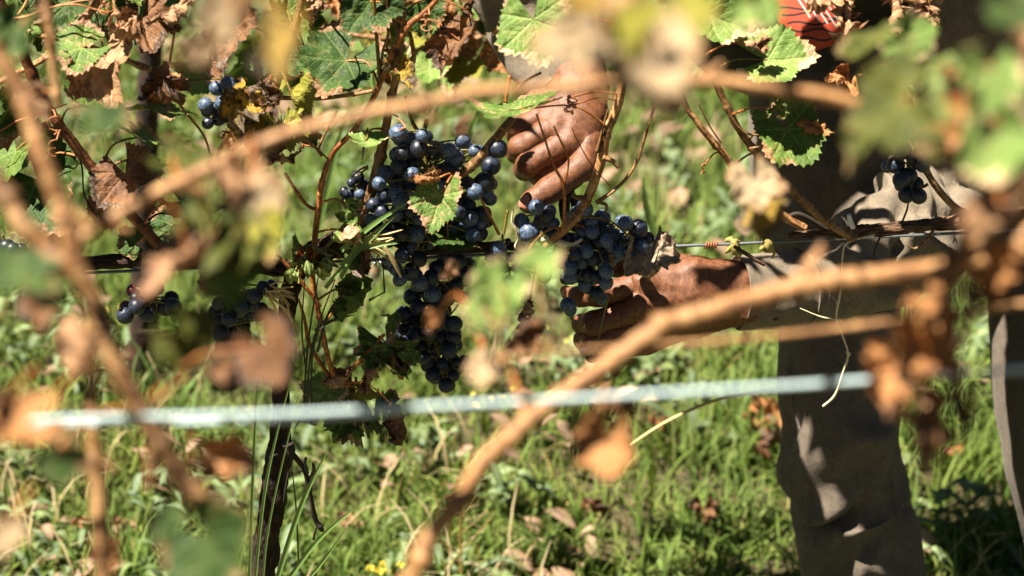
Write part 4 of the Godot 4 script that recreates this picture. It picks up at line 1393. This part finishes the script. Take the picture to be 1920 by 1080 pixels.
func shears():
	var t = thing("pruning_shears", "black steel pruning shears held in the right fist above the bunch", "shears", at(1070, 350, 2.385))
	var mb = MB.new()
	for s in [[1112, 250, 6, 1108, 300, 8, 1092, 335, 9, 1072, 352, 9, 1062, 362, 9], [1000, 300, 5, 1012, 330, 7, 1034, 346, 8, 1056, 356, 9, 1066, 364, 9]]:
		var a = path(s, 2.392, true)
		var sp = spline(a[0], a[1], 6)
		tube(mb, sp[0], sp[1], 10)
		part("handle", mb, M.black_metal, t)
		mb = MB.new()
	var g = path([1004, 318, 6, 1012, 326, 8, 1022, 333, 6], 2.384, true)
	tube(mb, g[0], g[1], 10)
	part("grip", mb, M.red_grip, t)
	mb = MB.new()
	ball(mb, at(1064, 362, 2.378), 0.0075, 14, 8)
	part("pivot", mb, M.black_metal, t)
	for s in [[1060, 362, 11, 1058, 385, 14, 1060, 410, 11, 1070, 432, 2], [1070, 362, 9, 1080, 385, 12, 1082, 410, 9, 1076, 432, 2]]:
		var a = path(s, 2.392 if s[0] == 1060 else 2.397, true)
		var sp = spline(a[0], a[1], 8)
		mb = MB.new()
		cloth(mb, a[0], a[1], [0.0025, 0.0025, 0.002, 0.0005], 8, 20, 0.0)
		part("blade", mb, M.black_metal, t)


# ---------------------------------------------------------------- bunches
func grapes():
	rng.seed = 31
	var a = [748, 252, 15, 769, 257, 10, 794, 258, 11, 787, 281, 15, 744, 289, 13, 758, 289, 13, 778, 305, 13, 750, 313, 15, 814, 277, 13, 867, 263, 13, 843, 283, 12, 852, 297, 17, 891, 285, 11, 933, 281, 16, 920, 310, 16, 909, 342, 17, 833, 322, 14, 849, 321, 11, 807, 326, 14, 869, 337, 11, 911, 363, 13, 891, 361, 14, 878, 386, 13, 904, 403, 15, 883, 411, 13, 867, 419, 14, 887, 441, 12, 900, 438, 13, 901, 421, 8, 858, 399, 14, 744, 340, 14, 723, 325, 14, 722, 366, 14, 744, 363, 13, 769, 356, 14, 714, 346, 12, 753, 380, 13, 768, 396, 12, 735, 425, 14, 754, 440, 13, 782, 439, 14, 803, 457, 11, 774, 464, 13, 754, 479, 13, 786, 486, 13, 771, 507, 14, 728, 488, 9, 741, 504, 11, 752, 523, 11, 786, 530, 14, 695, 412, 10, 714, 434, 10, 728, 445, 12, 719, 399, 13, 741, 403, 13, 784, 410, 13, 800, 395, 13, 830, 410, 13, 845, 430, 12, 775, 330, 13, 800, 350, 13, 825, 350, 13, 700, 385, 12]
	bunch("large main grape bunch above the wire, its berries frosted blue in the sun", a, 0.03, 0.55, 0.026, 0.95, [800, 225, 5, 795, 262, 4, 800, 330, 4, 790, 420, 3, 775, 515, 2])
	a = [772, 556, 14, 812, 552, 14, 837, 541, 12, 838, 560, 13, 783, 576, 13, 758, 589, 14, 773, 601, 13, 757, 617, 10, 780, 627, 14, 760, 639, 11, 786, 653, 15, 817, 573, 14, 828, 586, 13, 803, 596, 14, 823, 607, 14, 852, 607, 14, 851, 631, 13, 830, 633, 13, 806, 624, 14, 816, 656, 13, 843, 656, 14, 799, 671, 11, 803, 684, 12, 829, 683, 12, 851, 687, 12, 858, 680, 10, 812, 702, 12, 830, 711, 11, 851, 703, 10, 837, 721, 12, 820, 502, 13, 845, 505, 13, 868, 515, 14, 800, 540, 13, 860, 488, 13, 835, 480, 13, 856, 535, 13, 862, 555, 11, 810, 520, 13, 875, 495, 12]
	bunch("long dark tapering bunch hanging in shade below the wire", a, -0.01, 0.1, 0.024, 0.9, [830, 470, 4, 812, 520, 3, 790, 600, 3, 815, 640, 3, 832, 710, 2])
	a = [670, 332, 11, 659, 343, 8, 680, 346, 11, 644, 359, 9, 655, 363, 10, 676, 365, 9, 650, 375, 8]
	bunch("small cluster of berries left of the thick brown cane", a, 0.02, 0.5, 0.014, 0.0, [690, 315, 2, 672, 330, 2, 660, 362, 2])
	a = [1005, 389, 13, 1016, 411, 13, 1028, 404, 11, 1038, 419, 10, 978, 414, 13, 992, 437, 17, 1034, 436, 9, 1088, 417, 11, 1108, 416, 11, 1129, 408, 14, 1171, 420, 13, 1195, 430, 16, 1214, 447, 11, 1092, 436, 9, 1110, 436, 12, 1132, 436, 11, 1149, 440, 12, 1168, 446, 14, 1190, 452, 9, 1064, 446, 10, 1082, 452, 10, 1095, 451, 10, 1120, 454, 13, 1136, 452, 12, 1097, 393, 13, 1082, 400, 12, 1077, 478, 10, 1112, 486, 12, 1103, 514, 14, 1117, 519, 11, 1120, 551, 13, 1065, 572, 13, 1090, 490, 13, 1132, 492, 12, 1085, 515, 13, 1068, 502, 12, 1060, 488, 11, 1135, 510, 12, 1048, 470, 11, 1150, 480, 12, 1200, 462, 12, 1182, 470, 12, 1162, 474, 12, 1098, 472, 12, 1126, 474, 12, 1145, 462, 11, 1070, 520, 12, 1098, 535, 12, 1135, 530, 12]
	bunch("grape bunch lying in the left hand under the shears", a, 0.03, 0.62, 0.02, 0.7, [1010, 400, 3, 1040, 430, 3, 1090, 440, 4, 1140, 420, 3, 1190, 440, 2])
	bunch("few dark berries dangling below the little finger", [1098, 654, 11, 1121, 660, 13, 1149, 652, 12, 1110, 668, 11], 0.025, 0.3, 0.006, 0.0, [1140, 560, 2, 1125, 620, 2, 1122, 645, 2])
	bunch("loose little bunch with tiny green berries between the two main bunches", [935, 467, 14, 935, 497, 13, 955, 527, 10, 920, 483, 9, 970, 503, 9, 957, 482, 8, 1020, 517, 12, 953, 452, 5, 985, 520, 9, 925, 510, 9, 948, 505, 6], 0.03, 0.6, 0.012, 0.0, [942, 440, 2.5, 945, 470, 2, 955, 505, 2])
	bunch("bunch beside the yellow curled leaves at the upper left", [433, 162, 14, 408, 167, 12, 387, 198, 13, 401, 203, 12, 422, 195, 13, 410, 222, 12, 392, 232, 10, 428, 214, 12, 452, 186, 11, 446, 262, 9, 437, 274, 9, 440, 205, 12, 432, 265, 8, 455, 255, 8], 0.03, 0.4, 0.016, 0.3, [420, 140, 2, 420, 180, 2, 430, 250, 2])
	bunch("little bunch with two reddish berries at the lower left under the wire", [248, 545, 11, 237, 576, 11, 239, 591, 14, 263, 574, 14, 273, 557, 13, 275, 588, 13, 258, 560, 11, 310, 577, 14, 328, 575, 14, 318, 560, 13, 290, 540, 13], 0.02, 0.05, 0.014, 0.2, [268, 470, 2, 266, 510, 2, 265, 560, 2], [0, 1])
	bunch("shaded bunch just left of the trunk below the wire", [416, 625, 14, 411, 603, 14, 434, 622, 11, 432, 598, 13, 386, 600, 12, 422, 648, 12, 401, 584, 12, 413, 569, 12, 494, 540, 12, 445, 580, 13, 460, 575, 13, 475, 570, 13, 470, 588, 12, 490, 580, 12, 480, 555, 12, 500, 590, 11, 455, 560, 12, 440, 555, 12], 0.02, 0.15, 0.016, 0.4, [440, 500, 2.5, 435, 540, 2, 425, 620, 2])
	bunch("few blue berries just above the wire at the left", [422, 442, 10, 439, 466, 9, 432, 475, 9, 425, 458, 9, 412, 470, 10], 0.02, 0.7, 0.01, 0.0, [425, 420, 2, 428, 450, 2, 434, 475, 1.5])
	bunch("bunch half cut by the left edge of the picture", [-8, 462, 12, 14, 464, 14, 30, 468, 12, 5, 480, 12, -15, 485, 12], 0.02, 0.2, 0.012, 0.3, [5, 440, 2, 10, 455, 2, 10, 475, 2])
	bunch("small black bunch against the grey sleeve at the right", [1693, 282, 15, 1682, 308, 15, 1704, 329, 14, 1725, 310, 13, 1686, 338, 14, 1719, 345, 14, 1699, 365, 14, 1718, 369, 13, 1708, 299, 10], 0.04, 0.05, 0.012, 0.2, [1715, 270, 3, 1708, 310, 2, 1708, 360, 2])


# ---------------------------------------------------------------- small things
func grass_tuft(label, spots, where, mat = "blade"):
	var t = thing("tall_grass", label, "grass tuft", row(spots[0][0], spots[0][1], where))
	for s in spots:
		var mb = MB.new()
		var a = path([s[0], s[1], s[6], s[2], s[3], s[6], s[4], s[5], s[6] * 0.4], where)
		var sp = spline(a[0], [a[1][0], a[1][1], 0.0004], 7)
		var P = sp[0]
		for k in P.size():
			var side = ((P[min(k + 1, P.size() - 1)] - P[max(k - 1, 0)]).cross(fw)).normalized() * sp[1][k]
			mb.vert(P[k] - side)
			mb.vert(P[k] + fw * sp[1][k] * 0.5)
			mb.vert(P[k] + side)
		mb.grid(0, P.size(), 3)
		part("blade", mb, M[mat], t)
	return t


func small_things():
	rng.seed = 5
	grass_tuft("tall green grass blades standing before the trunk foot", [[466, 1120, 476, 850, 484, 690, 3.2], [478, 1090, 500, 900, 548, 700, 3], [500, 1150, 560, 960, 614, 845, 5], [505, 1140, 590, 1020, 668, 950, 4.5], [520, 1150, 600, 1060, 650, 990, 3], [490, 1130, 505, 980, 560, 740, 2.2]], 0.05)
	grass_tuft("dark needle like grass stalks beside the trunk", [[570, 760, 578, 640, 600, 500, 2.2], [575, 770, 585, 650, 630, 520, 2], [585, 780, 590, 640, 650, 545, 2], [595, 660, 620, 580, 672, 530, 2.5], [560, 1060, 555, 950, 545, 860, 1.6], [590, 620, 625, 600, 665, 590, 3], [575, 700, 566, 620, 572, 520, 1.8]], 0.04, "blade_dark")
	grass_tuft("green grass seed heads leaning over the left of the main bunch", [[640, 470, 700, 420, 768, 378, 5], [640, 500, 690, 450, 740, 405, 6], [660, 470, 710, 458, 745, 456, 5], [640, 520, 660, 480, 690, 440, 5], [610, 540, 650, 490, 672, 455, 4]], 0.07)
	var t = thing("straw_wisp", "wisp of dry straw caught on the vine head left of the main bunch", "straw", row(700, 455, 0.06))
	for k in 14:
		var x = rf(640, 700)
		var y = rf(435, 470)
		var g = rf(-0.35, 0.5)
		var mb = MB.new()
		var n = rf(35, 70)
		var a = path([x, y, 1.5, x + n * 0.5, y + n * g * 0.3, 2.2, x + n, y + n * g, 0.8], 0.05 + rf(0, 0.02))
		tube(mb, a[0], a[1], 5)
		part("stem", mb, M.straw, t)
	var mb = MB.new()
	var a = path([722, 462, 3, 738, 490, 5, 752, 520, 2], 0.075)
	tube(mb, a[0], a[1], 6)
	part("stem", mb, M.straw, t)
	t = thing("straw_wisp", "dry straw tuft sticking out beside the trunk below the wire", "straw", row(530, 560, 0.04))
	for k in 16:
		var x = rf(495, 515)
		var y = rf(535, 560)
		mb = MB.new()
		var e = [rf(525, 560), rf(520, 625)]
		a = path([x, y, 1.6, (x + e[0]) / 2 + rf(-5, 8), (y + e[1]) / 2 - 6, 2, e[0], e[1], 0.8], 0.035 + rf(0, 0.02))
		tube(mb, a[0], a[1], 5)
		part("stem", mb, M.straw, t)
	# dead stalk by the trunk
	t = thing("dead_stalk", "black dead stalk hanging beside the trunk over the grass", "stalk", row(540, 840, 0.03))
	for s in [[540, 830, 12, 545, 850, 9, 556, 860, 5, 572, 885, 5, 582, 930, 4.5, 592, 975, 5, 600, 988, 7, 606, 996, 3], [576, 888, 4, 572, 870, 4, 574, 858, 3], [580, 900, 3, 588, 882, 4, 586, 868, 2], [596, 985, 2.5, 590, 1000, 2, 588, 1012, 2.5], [540, 850, 3, 520, 852, 2, 505, 858, 1.5], [548, 858, 2, 538, 900, 2, 532, 940, 1.5], [555, 860, 1.6, 570, 880, 1.4, 560, 885, 1]]:
		a = path(s, 0.035)
		var sp = spline(a[0], a[1], 5)
		mb = MB.new()
		tube(mb, sp[0], sp[1], 8, 0.3)
		part("twig", mb, M.black_twig, t)
	# pale bark strip hanging from the wire
	t = thing("twine", "frayed pale twine hanging before the trouser leg", "twine", row(1575, 540, 0.03))
	for s in [[1640, 440, 1.5, 1590, 455, 1.5, 1580, 480, 1.5, 1577, 540, 2, 1568, 595, 2, 1580, 630, 2, 1590, 665, 2.2, 1580, 700, 2.2, 1566, 740, 2.5, 1543, 762, 2.5], [1500, 578, 1, 1540, 594, 1.2, 1575, 600, 1.2, 1582, 604, 0.8], [1586, 660, 2.5, 1594, 664, 1.2, 1588, 672, 1.2]]:
		a = path(s, 0.03)
		var sp = spline(a[0], a[1], 6)
		mb = MB.new()
		tube(mb, sp[0], sp[1], 6, 0.3)
		part("strand", mb, M.string, t)
	t = thing("twine", "white torn twine round the vine arm left of the held bunch", "twine", row(965, 450, 0.04))
	for s in [[962, 392, 1.5, 960, 415, 2, 968, 432, 3, 975, 448, 5, 972, 462, 8, 985, 470, 2], [1008, 452, 5, 1025, 448, 6, 1050, 455, 6, 1075, 458, 4, 1092, 448, 3], [1075, 458, 3, 1105, 466, 1.5, 1120, 470, 1]]:
		a = path(s, 0.045)
		var sp = spline(a[0], a[1], 6)
		mb = MB.new()
		tube(mb, sp[0], sp[1], 8, 0.3)
		part("strand", mb, M.string, t)
	t = thing("dead_twig", "broken pale twig pointing down right from the yellow tie", "twig", row(1380, 465, 0.02))
	a = path([1376, 462, 3, 1395, 474, 4, 1418, 488, 4, 1434, 496, 4.5], 0.02)
	mb = MB.new()
	tube(mb, a[0], a[1], 7, 0.2)
	part("stem", mb, M.wood, t)
	t = thing("dead_twig", "fine black bent twig hanging from the wire left of the main bunch", "twig", row(718, 480, 0.02))
	a = path([717, 478, 1.3, 719, 510, 1.3, 721, 548, 2, 705, 556, 1.5, 692, 563, 2.5], 0.02)
	mb = MB.new()
	tube(mb, a[0], a[1], 6)
	part("stem", mb, M.black_twig, t)
	t = thing("grass_stem", "long bleached grass stem arching to the trouser knee", "stem", at(1200, 820, 2.72))
	a = path([1180, 835, 3, 1260, 785, 3.5, 1360, 745, 4, 1462, 730, 4], 2.72, true)
	var sp2 = spline(a[0], a[1], 6)
	mb = MB.new()
	tube(mb, sp2[0], sp2[1], 6)
	part("stem", mb, M.straw, t)
	# plant with thin pods
	var foot = on_ground(866, 1130)
	t = thing("pod_plant", "thin pale green plant with slender pods standing in the grass at bottom centre", "wild plant", foot)
	var d = depth(foot) - 0.06
	a = path([866, 1130, 4, 864, 1050, 4, 863, 980, 3.5, 864, 930, 2.5], d, true)
	mb = MB.new()
	tube(mb, a[0], a[1], 6)
	part("stem", mb, M.straw if false else M.cane_green, t)
	for s in [[864, 1035, 908, 985, 905, 992], [864, 1000, 912, 958, 926, 965], [863, 1010, 832, 980, 815, 960], [864, 1040, 830, 1015, 812, 1000], [864, 970, 890, 930, 892, 915], [906, 990, 916, 975, 926, 962], [864, 960, 880, 950, 900, 945], [862, 1055, 846, 1045, 838, 1032], [826, 985, 822, 945, 813, 920], [898, 1080, 898, 1040, 896, 1015]]:
		a = path([s[0], s[1], 1.6, (s[0] + s[2]) / 2.0, (s[1] + s[3]) / 2.0 + 2, 1.4, s[2], s[3], 2.2, s[4], s[5], 0.8], d, true)
		mb = MB.new()
		tube(mb, a[0], a[1], 5)
		part("pod", mb, M.cane_green, t)
	# yellow flowers
	foot = on_ground(710, 1120)
	t = thing("yellow_flower", "yellow flower head in the grass at the bottom edge", "flower", foot)
	d = depth(foot) - 0.05
	mb = MB.new()
	for q in [[695, 1062], [720, 1060], [752, 1058]]:
		a = path([q[0], 1130, 2, q[0] + 2, 1095, 2, q[0], q[1], 1.6], d, true)
		tube(mb, a[0], a[1], 5)
	part("stem", mb, M.blade, t)
	for q in [[695, 1066], [720, 1058], [728, 1070], [752, 1060], [712, 1072]]:
		mb = MB.new()
		for k in 6:
			var g = k * TAU / 6 + q[0]
			var c = at(q[0] + 8 * cos(g), q[1] + 6 * sin(g), d - 0.01 - 0.004 * sin(g * 2))
			var o = at(q[0], q[1], d - 0.008)
			tube(mb, [o, o.lerp(c, 0.5) + ay * 0.001, c], [0.001, 0.0026, 0.0008], 6)
		part("petals", mb, M.petal, t)
	# vine trunk of the row behind
	t = thing("grapevine", "blurred dark trunk of the vine row behind at the upper left", "grapevine", row(266, 700, -1.25))
	old_wood("trunk", t, [290, -160, 22, 284, 60, 21, 278, 200, 22, 272, 400, 23, 270, 600, 26, 266, 700, 30], -1.25, "wood_dark", 0.25, "trunk_back")
	grass_tuft("broad green grass blades in the soft background right of the small flowers", [[590, 460, 625, 300, 655, 200, 6], [850, 330, 880, 250, 905, 190, 6], [1240, 480, 1215, 400, 1205, 330, 7]], -0.7)


# ---------------------------------------------------------------- the row in front, out of focus
func foreground():
	rng.seed = 404
	var mb = MB.new()
	var a = path([-3500, 915, 7, -500, 818, 7, 110, 786, 7, 560, 775, 7, 900, 757, 7, 1110, 745, 7, 1500, 722, 7, 1920, 692, 7, 2500, 655, 7, 5200, 495, 7], 1.15, true)
	tube(mb, a[0], a[1], 12)
	var t = thing("trellis_line", "thick pale blue white line crossing the whole picture, close and blurred", "trellis line", a[0][1])
	part("strand", mb, M.line, t)
	mb = MB.new()
	a = path([-3500, 910, 6, -500, 815, 6, -100, 803, 6, 110, 796, 6, 330, 792, 6, 560, 788, 6, 700, 776, 5, 800, 767, 4], 1.24, true)
	tube(mb, a[0], a[1], 12)
	t = thing("trellis_line", "second pale line joining the first from the left, close and blurred", "trellis line", a[0][1])
	part("strand", mb, M.line, t)
	var C = [
		["f1", "near blurred pale tan cane slanting down from the left edge", "cane_pale", [-200, -420, 18, -90, -60, 20, 0, 115, 20, 50, 200, 21, 85, 290, 21, 112, 370, 22, 130, 440, 24, 140, 500, 24], 1.12],
		["f2", "near blurred orange brown cane running from the left edge down to the lower trunk", "cane", [-420, -60, 22, -80, 270, 24, 0, 352, 24, 50, 420, 25, 95, 465, 26, 135, 500, 28, 165, 560, 27, 190, 620, 26, 232, 700, 25, 280, 780, 25, 325, 860, 26, 350, 900, 30, 400, 965, 22, 440, 1040, 14], 1.18],
		["f3", "near blurred tan cane rising from the left fork to the top centre", "cane_pale", [125, 480, 18, 170, 440, 17, 240, 395, 15, 330, 345, 16, 430, 298, 17, 520, 262, 15, 620, 232, 15, 760, 200, 15, 880, 174, 17, 960, 165, 13, 1060, 158, 13, 1200, 150, 13, 1320, 150, 14, 1440, 163, 15, 1540, 178, 16, 1640, 205, 15, 1740, 235, 18], 1.16],
		["f4", "near blurred tan cane climbing from the bottom centre across the sleeve to the right", "cane_pale", [420, 2100, 26, 520, 1650, 26, 640, 1290, 25, 765, 1080, 24, 830, 985, 23, 880, 915, 25, 925, 850, 22, 1000, 775, 22, 1080, 718, 23, 1180, 655, 24, 1290, 605, 24, 1390, 568, 25, 1500, 540, 25, 1620, 520, 24, 1730, 505, 22, 1900, 480, 20, 2050, 455, 18], 1.18],
		["f5", "near blurred upright brown cane with an orange knot at the lower left", "cane", [165, 600, 15, 178, 720, 15, 182, 850, 17, 190, 960, 22, 193, 1010, 26, 192, 1080, 18, 195, 1200, 16, 205, 1700, 18, 210, 2300, 20], 1.28],
		["f6", "soft thin brown cane behind the big slanting one at the right", "cane_pale", [940, 668, 4, 1150, 652, 5, 1320, 640, 6, 1500, 626, 7, 1650, 606, 7, 1800, 590, 7, 1960, 560, 7], 1.22],
		["f8", "near blurred tan cane standing at the top left edge", "cane", [80, -120, 14, 92, 0, 14, 97, 60, 14, 102, 130, 12, 112, 200, 10], 1.5],
		["f9", "near blurred leafy cane hanging in at the right edge", "cane", [2000, -100, 16, 1930, 100, 16, 1900, 260, 16, 1850, 420, 16, 1790, 520, 16, 1740, 620, 14], 1.12],
		["f10", "near blurred leafy cane hanging in at the top centre", "cane", [1130, -260, 14, 1120, -120, 14, 1140, 0, 14, 1190, 80, 13, 1280, 130, 12], 1.02],
		["f11", "near blurred leafy cane hanging in at the top left", "cane", [480, -260, 12, 490, -120, 12, 470, 0, 12, 440, 60, 10], 1.02],
	]
	for q in C:
		cane(q[0], q[1], q[2], q[3], q[4], true, 12)
	for q in [
		["f11", 435, 40, 0.92, 160, 200, 5, 15, "cream0", "hang"], ["f11", 545, 70, 0.95, 170, 185, 10, 35, "yellow0", "hang"], ["f11", 370, 105, 1.0, 110, 250, -10, 10, "cream0", "curl"],
		["f10", 1120, 80, 0.92, 190, 190, 15, -10, "cream0", "hang"], ["f10", 1225, 110, 0.92, 200, 160, 10, 10, "cream0", "soft"], ["f10", 1190, 150, 0.93, 110, 180, 15, -10, "cream0", "soft"], ["f10", 1238, 140, 0.89, 130, 165, 30, -10, "cream0", "flat"], ["f10", 1085, 5, 0.9, 110, 200, 25, 0, "yellow0", "soft"], ["f10", 1200, 30, 0.89, 100, 175, 25, 0, "lime0", "soft"], ["f10", 1185, 60, 0.905, 100, 170, 10, 10, "lime0", "hang"], ["f10", 1150, -10, 0.93, 120, 190, 10, 10, "tan0", "hang"], ["f10", 1270, 30, 0.95, 150, 150, 10, -20, "lime0", "soft"], ["f10", 1420, 15, 1.15, 110, 170, 0, 10, "light0", "soft"],
		["f9", 1680, 195, 1.08, 180, 250, -20, 10, "olive0", "soft"], ["f9", 1780, 245, 1.12, 140, 200, -10, 20, "olive0", "hang"], ["f9", 1625, 255, 1.12, 110, 200, -20, 40, "olive0", "hang"], ["f9", 1850, 150, 1.0, 150, 190, -5, -10, "light0", "soft"], ["f9", 1870, 270, 1.0, 170, 170, -5, 10, "light0", "soft"], ["f9", 1800, 205, 1.0, 90, 170, 0, 20, "red0", "hang"], ["f9", 1875, 410, 1.02, 150, 190, 10, 40, "tan0", "curl"], ["f9", 1905, 330, 1.0, 110, 190, 10, 20, "tan0", "hang"], ["f9", 1760, 160, 1.15, 130, 210, 0, 20, "red0", "curl"], ["f9", 1800, 250, 1.12, 180, 185, 0, 50, "orange0", "roll"], ["f9", 1640, 85, 1.35, 130, 250, 0, 50, "olive0", "soft"], ["f9", 1700, 75, 1.4, 110, 120, -20, 10, "light0", "soft"], ["f9", 1900, 20, 0.95, 110, 160, 10, 0, "dark0", "soft"],
		["f9", 1800, 490, 1.12, 158, 215, 10, 20, "orange0", "roll"], ["f9", 1755, 560, 1.12, 183, 205, 10, 25, "orange0", "roll"], ["f9", 1715, 630, 1.13, 195, 195, 5, -25, "orange0", "hang"], ["f9", 1695, 715, 1.14, 195, 180, 5, 30, "orange0", "curl"], ["f9", 1722, 800, 1.15, 170, 165, 5, -20, "tan0", "roll"], ["f9", 1745, 845, 1.15, 109, 180, 0, 20, "tan1", "curl"], ["f9", 1790, 640, 1.16, 158, 170, 0, 50, "brown0", "roll"], ["f9", 1800, 720, 1.16, 158, 175, 0, 40, "brown1", "roll"], ["f9", 1815, 780, 1.16, 109, 180, 0, 30, "yellow0", "roll"], ["f9", 1870, 500, 1.13, 134, 120, 0, 30, "orange0", "curl"], ["f9", 1830, 560, 1.14, 109, 200, 0, 20, "brown0", "roll"],
		["f4", 1146, 840, 1.19, 150, 180, 10, 35, "orange0", "soft"], ["f4", 1136, 775, 1.2, 115, 185, 10, 20, "orange0", "curl"], ["f4", 1180, 765, 1.2, 90, 115, 10, 20, "orange0", "roll"], ["f4", 912, 690, 1.3, 85, 195, 0, 40, "cream0", "hang"], ["f4", 1000, 645, 1.5, 110, 250, -10, 10, "brown1", "curl"], ["f4", 1090, 800, 1.3, 70, 200, 0, 0, "light0", "soft"],
		["f6", 940, 545, 1.26, 125, 205, -10, 10, "light0", "soft"], ["f6", 1015, 498, 1.26, 95, 70, 0, -25, "light0", "soft"], ["f6", 815, 605, 1.4, 52, 190, 0, 20, "orange0", "curl"], ["f6", 905, 585, 1.27, 70, 215, -10, 10, "light0", "soft"], ["f6", 850, 510, 1.68, 60, 190, 0, 30, "tan0", "curl"],
		["f2", 30, 530, 1.08, 180, 265, 0, 40, "dark0", "flat"], ["f2", 85, 560, 1.1, 110, 100, 0, -40, "green0", "flat"], ["f2", 35, 795, 1.03, 165, 262, 0, 35, "orange0", "soft"], ["f2", -10, 775, 1.04, 150, 200, 0, 30, "brown1", "curl"], ["f2", 110, 850, 1.16, 110, 110, -20, 0, "dark0", "soft"], ["f2", 405, 860, 1.25, 120, 100, -20, 0, "orange0", "hang"], ["f2", 400, 1020, 1.1, 200, 130, 0, 30, "dark0", "flat"], ["f2", 315, 990, 1.12, 95, 300, -30, 0, "dark0", "soft"], ["f2", 350, 635, 1.2, 140, 130, 0, 40, "olive0", "soft"], ["f2", 500, 660, 1.15, 135, 150, 0, 20, "brown1", "soft"], ["f2", 440, 690, 1.22, 110, 190, 0, 20, "brown0", "soft"], ["f2", 10, 1000, 1.0, 90, 190, 0, 0, "cream0", "soft"], ["f2", 95, 560, 1.2, 130, 190, 0, 30, "brown1", "hang"],
		["f3", 440, 330, 1.08, 120, 150, 5, 15, "tan0", "curl"], ["f3", 490, 365, 1.08, 90, 130, 10, -15, "cream0", "hang"], ["f3", 340, 315, 1.22, 130, 120, 0, -30, "olive0", "soft"], ["f3", 430, 385, 1.24, 125, 130, -5, -30, "olive0", "soft"], ["f3", 475, 335, 1.09, 120, 170, 5, 20, "tan1", "hang"], ["f3", 345, 495, 1.16, 170, 222, 5, 55, "tan0", "hang"], ["f3", 385, 440, 1.18, 170, 215, 0, 30, "olive0", "soft"], ["f3", 435, 515, 1.2, 130, 170, 0, 10, "green0", "flat"], ["f3", 185, 240, 1.15, 130, 100, 0, -40, "dark0", "soft"], ["f3", 465, 470, 1.2, 110, 200, 0, 20, "olive0", "soft"], ["f3", 490, 430, 1.3, 120, 160, 0, 20, "lime0", "soft"],
		["f3", 1415, 345, 1.5, 100, 170, 0, 10, "cream0", "hang"], ["f3", 1430, 410, 1.52, 90, 180, 0, 20, "yellow0", "hang"], ["f3", 870, 245, 1.5, 70, 200, 0, 30, "tan1", "curl"], 
		["f8", 75, 190, 1.5, 110, 150, -10, 10, "tan0", "curl"], ["f8", 30, 60, 1.4, 130, 200, 0, 10, "dark0", "hang"],
		["f5", 150, 640, 1.3, 110, 190, 0, 20, "tan1", "hang"], ["f5", 210, 1040, 1.3, 90, 160, 0, 20, "orange0", "curl"],
	]:
		leaf(q[0], at(q[1], q[2], q[3]), q[4], q[5], q[6], q[7], q[8], q[9], "", true, 1.75)
